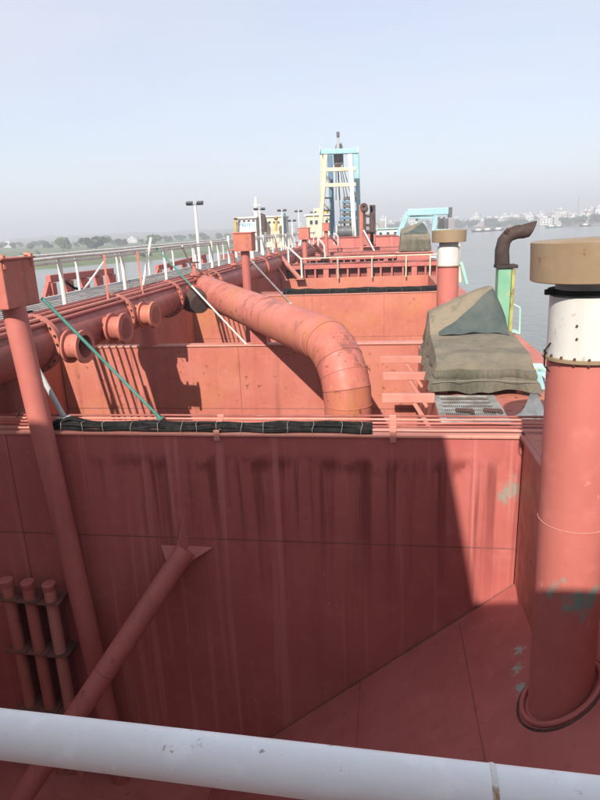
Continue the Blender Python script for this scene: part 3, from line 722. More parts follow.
vent(vb, vt, vb.y, vb.z, 'big near red vent pipe with white sleeve and tan cap on the sloping plate')
v2 = onX(449, 236, 1.98)
vent(Vector((v2.x, v2.y, -8.5)), Vector((v2.x, v2.y, 0)), v2.y, DZ, 'smaller looking vent pipe with tan cap behind the covered winch', zoff=v2.z+.378, detail=False)

# ------------------------------------------------------------------ diagonal brace pipe in the shaded cell
def brace():
    a = onY(187, 548, Y1-.05); b_ = onY(20, 800, 6.3); d = (b_-a).normalized(); b_ = b_+d*1.2
    o = thing('brace_pipe', a, 'red brace pipe with star gussets propping the near bulkhead', 'brace')
    B().tube([a+d*.02, a.lerp(b_, .45), b_], .168, 28).build('pipe', 'red_paint', o)
    m = a.lerp(b_, .40); B().lathe([(.168, -.006), (.173, 0), (.168, .006)], m, d, 28).build('weld_seam', 'dark_red', o)
    y = Y1-.006
    p = [onY(183, 517, y), onY(190, 547, y), onY(161, 546, y), onY(213, 548, y), onY(188, 566, y)]
    k = a+d*.34
    def gus(tipw, inner1, inner2, th):
        b = B(); b.prism([tipw, inner1, inner2], th); b.build('gusset', 'red_paint', o)
    gus(p[0], Vector((a.x+.01, y, a.z-.02)), k+Vector((0, 0, .13)), (.016, 0, 0))
    gus(p[2], Vector((a.x, y, a.z)), k+Vector((-.12, 0, 0)), (0, 0, .016))
    gus(p[3], Vector((a.x, y, a.z)), k+Vector((.12, 0, 0)), (0, 0, .016))
    gus(p[4], Vector((a.x+.01, y, a.z-.02)), k+Vector((0, 0, -.12)), (.016, 0, 0))
brace()

# three capped pipes on bracket plates
def capped(px, py, k, label):
    Y = Y1-.28; p = onY(px, py, Y)
    o = thing('capped_pipe', (p.x, Y, -9.4), label, 'pipe', 'capped pipes on brackets at the near bulkhead')
    r = .098
    B().tube([(p.x, Y, -9.4), (p.x, Y, p.z-.10)], r, 20).build('pipe', 'red_paint_worn' if k != 2 else 'pale_red', o)
    B().lathe([(r, -.12), (r+.014, -.10), (r+.014, -.015), (r, 0), (.001, .006)], (p.x, Y, p.z), (0, 0, 1), 20).build('cap', 'red_paint', o)
    for i, dz in enumerate((.34, 1.35, 2.55)):
        z = p.z-dz
        B().mm((p.x-.19, Y-.14, z), (p.x+.19, Y1-.012, z+.025), .004).build('bracket_plate', 'rust_plate', o)
    B().mm((p.x+.02, Y+.10, p.z-2.9), (p.x+.05, Y1-.02, p.z-.45)).build('web_plate', 'dark_red', o)
capped(6, 579, 0, 'capped pipe on bracket plates, farthest from the leaning post')
capped(27, 581, 1, 'capped pipe on bracket plates, middle one of three')
capped(48.5, 583, 2, 'paler capped pipe on bracket plates, next to the leaning post')

# ------------------------------------------------------------------ brackets beside the winch platform
def bracket(xa, xb, y, Y, label):
    p, q = onY(xa, y, Y), onY(xb, y, Y); z = p.z
    o = thing('cantilever_bracket', (HX1, Y, z), label, 'bracket', 'pink brackets on the hopper side')
    B().mm((p.x, Y, z-.075), (HX1-.003, Y+.10, z+.07), .006).build('arm', 'pale_red', o)
    B().bar((p.x+(q.x-p.x)*.62, Y+.05, z-.08), (HX1-.01, Y+.05, z-.62), .08, .07).build('strut', 'pale_red', o)
bracket(380, 423, 360, 12.9, 'pink cantilever bracket farthest along the winch platform')
bracket(383, 426, 376.5, 11.3, 'pink cantilever bracket in the middle beside the covered winch')
bracket(382, 434, 398.5, 9.75, 'pink cantilever bracket next to the deck grating')

# ------------------------------------------------------------------ deck grating
def grating():
    a, b_, c, d = onZ(437, 398, DZ+.05), onZ(502, 398, DZ+.05), onZ(512, 423, DZ+.05), onZ(441, 423, DZ+.05)
    o = thing('deck_grating', (a.x, d.y, DZ), 'galvanised deck grating in front of the covered winch', 'grating')
    xa, xb, yn, yf = d.x, c.x, d.y+.05, a.y+.15
    for e in (((xa, yn), (xb, yn+.06)), ((xa, yf-.06), (xb, yf)), ((xa, yn+.062), (xa+.10, yf-.062)), ((xb-.14, yn+.062), (xb, yf-.062))):
        B().mm((*e[0], DZ+.02), (*e[1], DZ+.06), .005).build('frame_bar', 'galvanised', o)
    n = 26
    for i in range(n):
        x = xa+.11+(xb-xa-.26)*i/(n-1); B().mm((x-.008, yn+.06, DZ+.02), (x+.008, yf-.06, DZ+.05)).build('bar', 'galvanised', o)
    for i in range(7):
        y = yn+.1+(yf-yn-.2)*i/6; B().mm((xa+.10, y-.012, DZ+.030), (xb-.14, y+.012, DZ+.056)).build('cross_bar', 'galvanised', o)
    for s in (464, 492):
        p = onZ(s, 411, DZ+.07); b = B(); b.box((p.x, p.y, DZ+.085), (.26, .09, .035), Matrix.Rotation(R(-10), 3, 'Z'), .006); b.box((p.x+.11, p.y-.07, DZ+.083), (.07, .14, .03), None, .005)
        b.build('latch_plate', 'brown_rust', o)
grating()

# ------------------------------------------------------------------ canvas covered winch
def winch(ox, oy, label, DZ=DZ, W=1.85, Lf=1.75, Lb=.95, hf=.66, hb=1.62, s=1.0, seed=0.0):
    """footprint corner (ox, oy) on deck; low front box, wedge shaped hump behind"""
    o = thing('covered_winch', (ox+W/2, oy+1.3, DZ), label, 'covered winch', 'winches under canvas covers')
    L = Lf+Lb; N, M = 84, 96; vs_ = []; fs = []
    def top(x, y):
        u, v = x/W, y
        z = hf+.13*min(1, v/Lf)+.035*math.sin(3.1*u)
        edge = .5-.5*math.cos(min(1, max(0, v/.22))*math.pi); z -= .10*(1-edge)
        # sag of the cloth between its supports
        z -= .05*math.exp(-((v-.75)/.35)**2)*math.sin(math.pi*min(1, max(0, u)))
        pk = .77
        tri = (.18+.82*u/pk if u < pk else max(0, 1-((u-pk)/(.99-pk))**1.3)); tri = max(0, tri)
        rise = min(1, max(0, (v-Lf*.90)/(.62)))
        rise = rise*rise*(3-2*rise)
        fall = min(1, max(0, (L+.05-v)/.30))
        hz = (hb-hf-.15)*tri**.9*rise*fall
        hz += .18*rise*fall*max(0, 1-u*1.2)
        return z+hz
    sk = 9
    for i in range(N+1):
        for k in range(M+1):
            a = (i-sk)/(N-2*sk); c = (k-sk)/(M-2*sk)
            ca, cc = min(1, max(0, a)), min(1, max(0, c))
            x, y = ca*W, cc*L; z = top(x, y)
            ea = (max(0, -a)+max(0, a-1))*(N-2*sk)/sk; ec = (max(0, -c)+max(0, c-1))*(M-2*sk)/sk
            e = max(ea, ec)
            dx = (-1 if a < 0 else 1 if a > 1 else 0); dy = (-1 if c < 0 else 1 if c > 1 else 0)
            hem = .10+.05*noise.noise(Vector((x*3, y*3, seed)))
            fold = .06*math.sin((x*9+y*10)+3*noise.noise(Vector((x*1.2, y*1.2, seed+3))))+.03*noise.noise(Vector((x*6, y*6, seed+9)))
            if e > 0:
                t_ = e; z = z*(1-t_)+hem*t_; fl = .10*t_**.7+fold*t_; x += dx*fl; y += dy*fl
                r_ = min(1, t_*4); z -= .03*(1-r_)
                if .45 < t_ < .62: x -= dx*.03; y -= dy*.03
            wr = .034*noise.noise(Vector((x*2.5, y*2.5, z*2.5+seed)))+.022*math.sin(9*x+5*noise.noise(Vector((x*2, y*2, seed))))*noise.noise(Vector((x, y*2, 5)))
            vs_.append((ox+x, oy+y, DZ+z+wr))
    for i in range(N):
        for k in range(M): fs.append((i*(M+1)+k, (i+1)*(M+1)+k, (i+1)*(M+1)+k+1, i*(M+1)+k+1))
    b = B(); b.add(vs_, fs, True); m = b.build('canvas_cover', 'canvas', o, fix=False)
    m.data.materials.append(MATS['canvas_olive'])          # the front skirt rows take a darker olive colour
    for q in range(len(fs)):
        i, k = divmod(q, M)
        if k < sk-2: m.data.polygons[q].material_index = 1
    # the second, bluish sheet folded over the front of the hump
    vs2 = []; fs2 = []; n2 = 30
    for i in range(n2+1):
        for k in range(n2+1):
            u = .10+.84*i/n2; vmax = Lf*.90+.10+(.44*min(1, (i/n2)/.80)); v = Lf*.86+(vmax-Lf*.86)*k/n2
            x = u*W; z = top(x, v); x3 = x
            wr = .034*noise.noise(Vector((x3*2.5, v*2.5, z*2.5+seed)))+.012*math.sin(14*x+6*v)
            vs2.append((ox+x, oy+v-.022, DZ+z+wr+.020))
    for i in range(n2):
        for k in range(n2): fs2.append((i*(n2+1)+k, (i+1)*(n2+1)+k, (i+1)*(n2+1)+k+1, i*(n2+1)+k+1))
    b = B(); b.add(vs2, fs2, True); b.build('folded_sheet', 'canvas_blue', o, fix=False)
    # machine below: base frame, feet
    for (x, y) in ((.08, .12), (W-.2, .12), (.08, L-.2), (W-.2, L-.2)):
        B().mm((ox+x, oy+y, DZ+.001), (ox+x+.13, oy+y+.13, DZ+.22)).build('foot', 'red_paint', o)
    B().mm((ox+.06, oy+.10, DZ+.222), (ox+W-.06, oy+L-.1, DZ+.42), .01).build('base_frame', 'red_paint', o)
    pts = []
    for k in range(41):
        f = k/40; x = -.08+f*(W+.16); pts.append((ox+x, oy-.125+.02*noise.noise(Vector((x*4, 1, seed))), DZ+.27+.03*math.sin(x*2.2)))
    B().tube(pts, .006, 6).build('lashing', 'rope_old', o)
    return o
wa = onZ(433, 397, DZ)
wb = onZ(536, 398, DZ)
winch(wa.x+.06, wa.y+.1, 'winch under a grey brown canvas cover behind the deck grating', W=wb.x-wa.x-.12)
w2 = onY(401, 250, 46.0)
o2 = winch(w2.x, 46.0, 'small looking canvas covered winch on a red stand near the bow', DZ=DZ+.93, W=2.05, Lf=.7, Lb=.9, hf=1.15, hb=2.05, seed=5)
for c_ in [o2]: c_.location.z += .0
st = thing('winch_stand', (w2.x+1, 47, DZ), 'red plinth under the far canvas covered winch', 'stand')
B().mm((w2.x-.3, 45.7, DZ-.9), (w2.x+2.3, 48, DZ+.86), .02).build('plinth', 'red_paint', st); B().mm((w2.x-.4, 45.6, DZ+.863), (w2.x+2.4, 48.1, DZ+.928), .01).build('rim', 'pale_red', st)

# ------------------------------------------------------------------ exhaust stack
def exhaust():
    Y = 12.9; p = onY(502, 330, Y); t_ = onY(503, 268, Y)
    o = thing('exhaust_stack', (p.x, Y, DZ), 'green exhaust stack with a brown elbow behind the covered winch', 'exhaust')
    B().mm((p.x-.16, Y-.16, DZ), (p.x+.10, Y+.16, t_.z), .02).build('casing', 'teal_mint', o)
    B().mm((p.x+.103, Y-.17, DZ), (p.x+.17, Y+.17, t_.z-.02), .01).build('corner_post', 'yellow_green', o)
    B().mm((p.x-.20, Y-.20, t_.z+.002), (p.x+.21, Y+.20, t_.z+.07), .012).build('top_flange', 'exhaust_rust', o)
    q = [onY(x, y, Y) for x, y in ((502, 264), (502, 250), (504, 241), (509, 235), (517, 232), (524, 231.5))]
    B().tube(q, .135, 20, False, [.15, .14, .135, .135, .135, .135]).build('elbow', 'exhaust_rust', o)
    e0, e1 = onY(523, 231.5, Y), onY(536, 228, Y)
    b = B(); n = 20; ra = []; 
    ax = (e1-e0).normalized(); up = Vector((0, 0, 1)); s = ax.cross(up).normalized(); up = s.cross(ax)
    for j in range(n):
        th = 2*math.pi*j/n; ra.append(e0+(s*math.cos(th)+up*math.sin(th))*.135)
    rb = [v+ax*(.09+.20*(.5+.5*math.sin(2*math.pi*j/n))) for j, v in enumerate(ra)]
    rc_ = [v+(e0-v).normalized()*.012 for v in ra]; rd = [v+ax*(.088+.20*(.5+.5*math.sin(2*math.pi*j/n))) for j, v in enumerate(rc_)]
    b.add(ra+rb+rd+rc_, [(j+k*n, (j+1) % n+k*n, (j+1) % n+(k+1)*n, j+(k+1)*n) for k in range(3) for j in range(n)], True); b.build('cut_mouth', 'exhaust_rust', o)
    B().tube([onY(508, 234, Y-.1), onY(506, 231, Y-.12), onY(508, 229, Y-.1)], .035, 8).build('lifting_lug', 'exhaust_rust', o)
t = NT('teal_mint'); c = t.mix(t.ramp(t.noise(1.4, 5), .38, .62), (.13, .31, .19), (.18, .36, .24)); c = t.mix(t.ramp(t.noise(6, 7), .60, .72, 0, .6), c, (.34, .38, .14)); t.col(c); t.rough(.5)
t = NT('yellow_green'); c = t.mix(t.ramp(t.noise(4, 7), .40, .66), (.34, .33, .10), (.15, .09, .04)); t.col(c); t.rough(.6)
exhaust()
def side_frame():
    Y = 13.6; o = thing('mint_platform_frame', onY(512, 332, Y), 'small pale green frame outboard of the exhaust stack', 'frame')
    P = [onY(x, y, Y) for x, y in ((509, 302), (520, 308), (519.5, 333), (508, 330), (509, 316))]
    for i, (a, b_) in enumerate(((0, 1), (1, 2), (2, 3))): B().tube([P[a], P[b_]], .022, 8).build('bar', 'mint_paint', o)
    B().bar(P[3]+Vector((0, .1, 0)), P[2]+Vector((0, .1, 0)), .35, .04).build('step', 'mint_paint', o)
side_frame()
def rope():
    a, b_ = onY(504, 334, 12.6), onY(552, 384, 10.2); pts = [a.lerp(b_, i/16)-Vector((0, 0, .05*math.sin(math.pi*i/16))) for i in range(17)]
    o = B().tube(pts, .016, 6).build('rope', 'rope'); tag(o, 'white rope stretched over the canvas cover to the deck edge', 'rope')
rope()
def bits():
    p = onZ(537, 421, DZ); ap = onY(534, 394, p.y+.30); o = thing('cloth_sheet', (p.x, p.y, DZ), 'pale cloth sheet hanging from the front corner of the canvas cover', 'cloth')
    b = B(); n, m = 44, 16; vs_ = []; fs = []
    for i in range(m+1):
        f = i/m
        for j in range(n+1):
            th = math.pi*(1.0+1.0*j/n)+.25; fl = 1+.26*math.sin(th*7+4*noise.noise(Vector((th, f, 9))))*f+.45*noise.noise(Vector((th*2, f*2, 3)))*f
            base = Vector((p.x-.0+math.cos(th)*.24*fl, p.y+.22+math.sin(th)*.20*fl, DZ+.012+.02*noise.noise(Vector((th*3, 1, 1)))))
            q = (ap+Vector((.12*(j/n-.5), 0, 0))).lerp(base, f); q.z -= .05*math.sin(math.pi*f); vs_.append(q)
    for i in range(m):
        for j in range(n): fs.append((i*(n+1)+j, i*(n+1)+j+1, (i+1)*(n+1)+j+1, (i+1)*(n+1)+j))
    b.add(vs_, fs, True); b.build('sheet', 'sack_cloth', o, fix=False)
    B().tube([ap+Vector((-.04, .02, -.01)), ap+Vector((.01, -.02, .02)), ap+Vector((.03, .04, .03))], .012, 6).build('tie', 'rope', o)
    p = onY(541, 381, 10.6); o = thing('pale_blue_box', (p.x, p.y, DZ), 'pale blue switch box on a stand beside the canvas cover', 'switch box')
    B().mm((p.x-.08, p.y, p.z-.17), (p.x+.08, p.y+.15, p.z+.15), .012).build('case', 'lightblue_paint', o); B().mm((p.x-.03, p.y+.05, DZ), (p.x+.03, p.y+.1, p.z-.172)).build('stand', 'steel_grey', o)
    B().mm((p.x-.065, p.y-.012, p.z-.15), (p.x+.065, p.y-.002, p.z+.13), .004).build('door', 'lightblue_paint', o)
    q = onY(546, 374, 11.2); o = thing('mint_pipe_elbow', (q.x, q.y, DZ), 'pale green pipe elbow rising at the deck edge beside the covered winch', 'pipe')
    B().tube([(q.x+.05, q.y, DZ), (q.x+.05, q.y, q.z-.05), (q.x, q.y, q.z+.08), (q.x-.12, q.y, q.z+.13), (q.x-.25, q.y, q.z+.13)], .075, 14).build('pipe', 'mint_paint', o)
    B().lathe([(.05, 0), (.12, 0), (.12, .04), (.05, .04)], (q.x+.05, q.y, q.z-.18), (0, 0, 1), 18).build('flange', 'mint_paint', o)
bits()

# ------------------------------------------------------------------ outboard red frames on the port side
def port_frame(q, Xp, label):
    o = thing('pipe_cradle', onX(*q[0], Xp), label, 'pipe cradle', 'red cradles outboard of the walkway')
    a, b_ = onX(*q[0], Xp), onX(*q[1], Xp)
    B().bar(a, b_, .16, .22).build('beam', 'red_paint', o)
    n = 5
    for i in range(n):
        p = a.lerp(b_, (i+.1)/(n-.8)); B().mm((p.x-.12, p.y-.12, DZ), (p.x+.12, p.y+.12, p.z-.12), .01).build('post', 'red_paint', o)
    B().bar(a+Vector((.0, -.9, -1.2)), a+Vector((0, 0, -.1)), .12, .14).build('strut', 'red_paint', o)
port_frame(((48, 279), (112, 271)), -9.9, 'red pipe cradle seen through the near walkway rails')
port_frame(((157, 268), (205, 256)), -10.1, 'red pipe cradle seen behind the floodlight post')
def hose():
    pts = [onX(x, y, -9.2) for x, y in ((66, 282), (74, 288), (84, 290), (92, 296))]
    o = B().tube(pts, .04, 8).build('hose', 'black_rubber'); tag(o, 'black hose hanging from the red pipe cradle', 'hose')
    pts = [onX(x, y, WXR-.3) for x, y in ((18, 314), (30, 312), (42, 315), (52, 313))]
    o = B().tube(pts, .035, 8).build('hose', 'black_rubber'); tag(o, 'black hose lying on the walkway beside the near red box', 'hose')
    pts = [onY(x, y, Y1+.05) for x, y in ((17, 417), (20, 411), (26, 409), (31, 412), (34, 418))]
    o = B().tube(pts, .014, 6).build('loose_cable', 'black_rubber'); tag(o, 'loose thin cable loop left of the leaning post', 'cable')
hose()

# ------------------------------------------------------------------ gantry and bow machinery
def gantry():
    Y = 66.0; P = lambda x, y, dy=0: onY(x, y, Y+dy)
    o = thing('bow_gantry', P(340, 240), 'tall pale blue and cream lattice gantry over the bow', 'gantry')
    def leg(a, b_, w_, mat, nm='leg', dy=0): B().bar(P(*a, dy), P(*b_, dy), w_, w_, (0, 1, 0)).build(nm, mat, o)
    leg((326, 152), (319.5, 240), .45, 'cream_paint'); leg((350, 152), (354.5, 240), .45, 'white_paint')
    leg((330, 155), (333, 240), .5, 'blue_paint', dy=4); leg((356, 152), (359, 240), .6, 'lightblue_paint', dy=4)
    leg((322, 153), (321.5, 192), .3, 'cream_paint', dy=2)
    B().bar(P(319.5, 152), P(358, 151), .6, .5).build('top_beam', 'lightblue_paint', o)
    B().bar(P(321, 152.5, 4), P(358, 151.5, 4), .5, .45).build('top_beam', 'lightblue_paint', o)
    for y in (170, 185.5):
        B().bar(P(321, y), P(356, y-1), .4, .38).build('cross_beam', 'cream_paint', o); B().bar(P(331, y, 4), P(358, y-1, 4), .35, .3).build('cross_beam', 'lightblue_paint', o)
    for y in (198, 210.5): B().bar(P(322, y), P(333, y, 3), .15, .15).build('cross_bar', 'dark_steel', o)
    for a, b_ in (((323, 170), (331, 185)), ((350, 185), (358, 199)), ((321, 200), (331, 212))): B().bar(P(*a, 2), P(*b_, 3), .14, .14).build('brace', 'cream_paint', o)
    for x in (320, 358):
        for k in range(1): B().tube([P(x, 152, -.5), P(x, 147, -.5), P(x, 147, 4), P(x, 152, 4)], .05, 6).build('guard_rail', 'white_paint', o)
    sh = B().lathe([(.3, -.25), (.85, -.25), (.95, -.2), (.8, 0), (.95, .2), (.85, .25), (.3, .25)], P(339, 153, 1), (1, .3, 0), 22).build('sheave', 'dark_steel', o)
    B().box(P(338.5, 158, 1), (1.0, .5, 1.3), None, .05).build('block', 'dark_steel', o); B().box(P(337.5, 165, 1), (.6, .4, 1.0), None, .05).build('hook_block', 'brown_rust', o)
    B().tube([P(338, 151), P(338, 140), P(338, 132)], .1, 8, True, [.22, .10, .08]).build('mast', 'steel_grey', o); B().box(P(338, 134.5), (.3, .3, .5), None, .03).build('mast_light', 'dark_steel', o)
    for i, (a, b_) in enumerate((((337, 160), (341, 226)), ((339, 160), (345, 200)), ((340, 160), (348, 200)), ((341, 158), (351, 196)), ((336, 162), (336, 200)), ((338, 165), (340, 200)))):
        B().tube([P(*a, 1), P(*b_, 1+i*.2)], .045, 5).build('wire_rope', 'dark_steel', o)
gantry()
def ladder_stack():
    Y = 67.5; P = lambda x, y: onY(x, y, Y)
    o = thing('dredge_winch_tower', P(348, 240), 'stepped dark blue winch tower standing inside the gantry', 'winch tower')
    for i, (xa, xb, y) in enumerate(((344, 351, 197), (342.5, 352, 201), (343, 353, 205), (341, 352, 209), (342, 354, 213), (340, 353, 217), (339, 354, 221))):
        a, b_ = P(xa, y), P(xb, y+2.2); B().mm((a.x, Y-.4-.1*i, b_.z), (b_.x, Y+.8, a.z), .02).build('platform', 'blue_paint' if i % 2 else 'dark_steel', o)
    for x in (344.5, 350.5): B().bar(P(x, 197), P(x, 240), .22, .22, (0, 1, 0)).build('column', 'blue_paint', o)
    a, b_ = P(338, 226), P(354, 237); B().tube([(a.x, Y-1.3, (a.z+b_.z)/2), (b_.x, Y-1.3, (a.z+b_.z)/2)], .6, 24).build('drum', 'dark_steel', o)
    for q in (a, b_): B().tube([(q.x-.08, Y-1.3, (a.z+b_.z)/2), (q.x+.08, Y-1.3, (a.z+b_.z)/2)], .78, 24).build('drum_flange', 'steel_grey', o)
    B().tube([P(355, 224), P(353, 240)], .16, 8).build('pipe', 'lightblue_paint', o)
ladder_stack()
def sheave_frame():
    Y = 56.0; P = lambda x, y, d=0: onY(x, y, Y+d)
    o = thing('rusty_sheave_frame', P(368, 250), 'rusty brown sheave frame on posts right of the gantry', 'winch frame')
    for (x, w_) in ((361, .35), (364.5, .25), (371.5, .4), (374, .25)): B().bar(P(x, 205), P(x+.5, 262 if x < 362 else 246), w_, w_, (0, 1, 0)).build('post', 'brown_rust' if x != 361 else 'red_paint_rusty', o)
    B().box(P(369, 210), (.75, .4, .62), Matrix.Rotation(R(-14), 3, 'Y'), .03).build('motor_cover', 'steel_grey', o)
    B().lathe([(.12, -.1), (.34, -.12), (.30, 0), (.34, .12), (.12, .1)], P(364, 207, -.3), (0, 1, 0), 20).build('sheave', 'brown_rust', o)
    for y in (216, 225): B().bar(P(361, y), P(375, y+.5), .2, .22).build('cross_beam', 'brown_rust', o)
    B().bar(P(364, 231), P(376, 231), .9, .18).build('platform', 'brown_rust', o)
    B().mm((P(364, 0).x if False else P(363.5, 233).x, Y-.2, P(363, 245).z), (P(375.5, 233).x, Y+.3, P(363, 231.5).z), .02).build('lower_panel', 'red_paint', o)
    B().bar(P(363.5, 230, -.5), P(376, 254, -.5), .14, .14, (0, 1, 0)).build('white_strut', 'white_paint', o)
sheave_frame()
def outboard_gantry():
    Y = 62.0; P = lambda x, y, d=0: onY(x, y, Y+d)
    o = thing('outboard_gantry', P(400, 240), 'pale blue outboard gantry arm above the far canvas cover', 'gantry')
    B().bar(P(407, 212.5), P(450, 211), .6, .65).build('arm', 'lightblue_paint', o); B().bar(P(408, 212), P(398, 236), .5, .5, (0, 1, 0)).build('leg', 'lightblue_paint', o)
    B().bar(P(436, 212), P(433, 236), .45, .5, (0, 1, 0)).build('leg', 'lightblue_paint', o); B().bar(P(410, 217), P(434, 217.5), .2, .3).build('lower_arm', 'lightblue_paint', o)
    B().bar(P(418, 213, .3), P(414, 236, .3), .2, .2, (0, 1, 0)).build('brace', 'mint_paint', o)
    B().box(P(450, 212.5), (.35, .7, .95), None, .03).build('end_block', 'dark_steel', o)
    for i, x in enumerate((439, 441.5, 444, 447)): B().tube([P(x, 229, -2), P(x, 217+(i % 2)*1.5, -2)], .11, 10).build('vent_tube', 'dark_steel', o)
    B().box(P(443, 231, -2), (1.4, .6, .35), None, .02).build('tube_base', 'mint_paint', o)
outboard_gantry()
def green_post():
    Y = 38.0; o = thing('green_bollard_post', onY(433, 277, Y), 'dark green post at the right end of the girder', 'post')
    B().bar(onY(433, 258, Y), onY(433, 275, Y), .22, .22, (0, 1, 0)).build('post', 'teal_paint', o)
    B().box(onY(433, 257, Y), (.34, .3, .1), None, .02).build('head', 'white_paint', o)
    o = thing('mint_davit', onY(463, 285, 30), 'pale green davit leaning beyond the farther vent pipe', 'davit')
    B().tube([onY(459, 244, 29), onY(458, 262, 29), onY(460, 282, 29)], .10, 10).build('upright', 'cream_paint', o); B().tube([onY(461, 262, 29), onY(467, 284, 29)], .08, 8).build('brace', 'mint_paint', o); B().box(onY(462.5, 236, 29), (.3, .3, .35), None, .03).build('head_block', 'dark_steel', o)
green_post()
def deckhouse():
    Y = 70.5; P = lambda x, y: onY(x, y, Y); a, b_ = P(306, 216), P(330, 240)
    o = thing('bow_deckhouse', ((a.x+b_.x)/2, Y, b_.z), 'cream deckhouse beside the foot of the tall gantry', 'deckhouse')
    B().mm((a.x, Y, b_.z), (b_.x, Y+3, a.z+.0), .03).build('wall', 'cream_paint', o); B().mm((a.x-.2, Y-.2, a.z+.003), (b_.x+.2, Y+3.2, a.z+.15), .02).build('roof', 'white_paint', o)
    for i in range(4):
        x = a.x+(b_.x-a.x)*(.14+.22*i); f = B().mm((x, Y-.03, a.z-1.0), (x+.42, Y-.005, a.z-.45)).build('window', 'white_paint', o); B().mm((x+.05, Y-.045, a.z-.95), (x+.37, Y-.032, a.z-.5)).build('pane', 'glass_dark', f)
    B().mm((a.x+.8, Y+.6, a.z+.153), (a.x+2.0, Y+2, a.z+.8), .03).build('wheelhouse', 'cream_paint', o)
    B().box(((a.x+b_.x)/2+.8, Y+.6, a.z+.35), (.7, .5, .38), None, .03).build('locker', 'yellow_paint', o)
deckhouse()

# the moored vessel beyond the walkway
def vessel():
    Y = 92.0; P = lambda x, y, d=0: onY(x, y, Y+d); a, b_ = P(236, 219), P(282, 232)
    o = thing('moored_vessel', (a.x+3, Y+5, WZ), 'white wheelhouse vessel with blue lettering moored beyond the walkway', 'vessel')
    xl, xr = a.x-1.2, b_.x+1.4
    b = B(); n = 14; top = []; bot = []
    for i in range(n+1):
        f = i/n; ww = (xr-xl)/2*(1 if f < .7 else math.sqrt(max(.02, 1-((f-.7)/.3)**2))); top.append((ww, Y-6+f*34)); 
    vs_ = []; fs = []
    cx = (xl+xr)/2
    for ww, y in top:
        vs_ += [(cx-ww, y, -3.2), (cx+ww, y, -3.2), (cx+ww*.9, y, WZ-.4), (cx-ww*.9, y, WZ-.4)]
    for i in range(n): fs += [(i*4+k, i*4+(k+1) % 4, (i+1)*4+(k+1) % 4, (i+1)*4+k) for k in range(4)]
    fs += [(0, 1, 2, 3), tuple(n*4+k for k in (3, 2, 1, 0))]; b.add(vs_, fs); b.build('hull', 'dark_red', o)
    B().mm((a.x, Y, -3.15), (P(256, 220).x, Y+6, a.z), .05).build('wheelhouse', 'white_paint', o); B().mm((a.x-.3, Y-.3, a.z+.003), (P(257.5, 220).x, Y+6.2, a.z+.22), .03).build('roof', 'white_paint', o)
    c = P(264, 217.5); B().mm((c.x, Y+1, -3.15), (P(281, 220).x, Y+7, c.z), .05).build('aft_house', 'cream_paint', o); B().mm((c.x-.2, Y+.8, c.z+.003), (P(282, 220).x, Y+7.2, c.z+.2), .03).build('roof', 'white_paint', o)
    # blue lettering block on the wheelhouse front, built as raised strokes
    for i, (xx, yy, w_, h_) in enumerate(((242, 223.3, 1.6, 3), (244.3, 222.6, 1.2, 1.1), (244.3, 225.0, 1.6, 1.1), (246.8, 222.8, .9, 3.2), (248.4, 223.2, 1.5, 1.0), (249.2, 224.6, 1.0, 2.0), (251.2, 223, .8, 2.6))):
        p, q = P(xx, yy), P(xx+w_, yy+h_); B().mm((p.x, Y-.05, q.z), (q.x, Y-.004, p.z)).build('lettering_stroke', 'blue_print', o)
    for i in range(4):
        x = a.x+.25+i*.72; p = P(240, 220.3); f = B().mm((x, Y-.04, p.z-.28), (x+.5, Y-.005, p.z+.02)).build('window', 'white_paint', o); B().mm((x+.05, Y-.055, p.z-.25), (x+.45, Y-.042, p.z-.01)).build('pane', 'glass_dark', f)
    for i in range(3):
        p = P(267+i*4.5, 221); f = B().mm((p.x, Y+.96, p.z-.4), (p.x+.42, Y+.995, p.z)).build('window', 'white_paint', o); B().mm((p.x+.05, Y+.945, p.z-.36), (p.x+.37, Y+.958, p.z-.04)).build('pane', 'glass_dark', f)
    B().tube([P(256, 219, 3), P(255.8, 207, 3), P(255.7, 197, 3)], .2, 10, True, [.34, .26, .2]).build('mast', 'white_paint', o)
    for y, s in ((205, 4), (211, 5)): B().bar(P(256-s*.7, y, 3), P(256+s, y, 3), .1, .1).build('mast_arm', 'white_paint', o)
    B().tube([P(264, 232, -.6), P(264, 220, -.6), P(263, 216.5, -.6), P(260, 215.8, -.6)], .42, 14).build('funnel', 'brown_rust', o)
    for x, y0, y1 in ((235.5, 217.5, 233), (276, 216, 231)): B().tube([P(x, y0, -1), P(x, y1, -1)], .2, 10).build('yellow_post', 'yellow_paint', o); 
    for x in (235.5, 276): B().tube([P(x, 219.5, -1), P(x, 218, -1)], .30, 10).build('post_head', 'brown_rust', o)
    B().mm((P(278, 0).x if False else P(278.5, 214).x, Y+3, -3.1), (P(281.5, 214).x, Y+4, P(280, 212.5).z), .05).build('tower', 'blue_paint', o)
vessel()
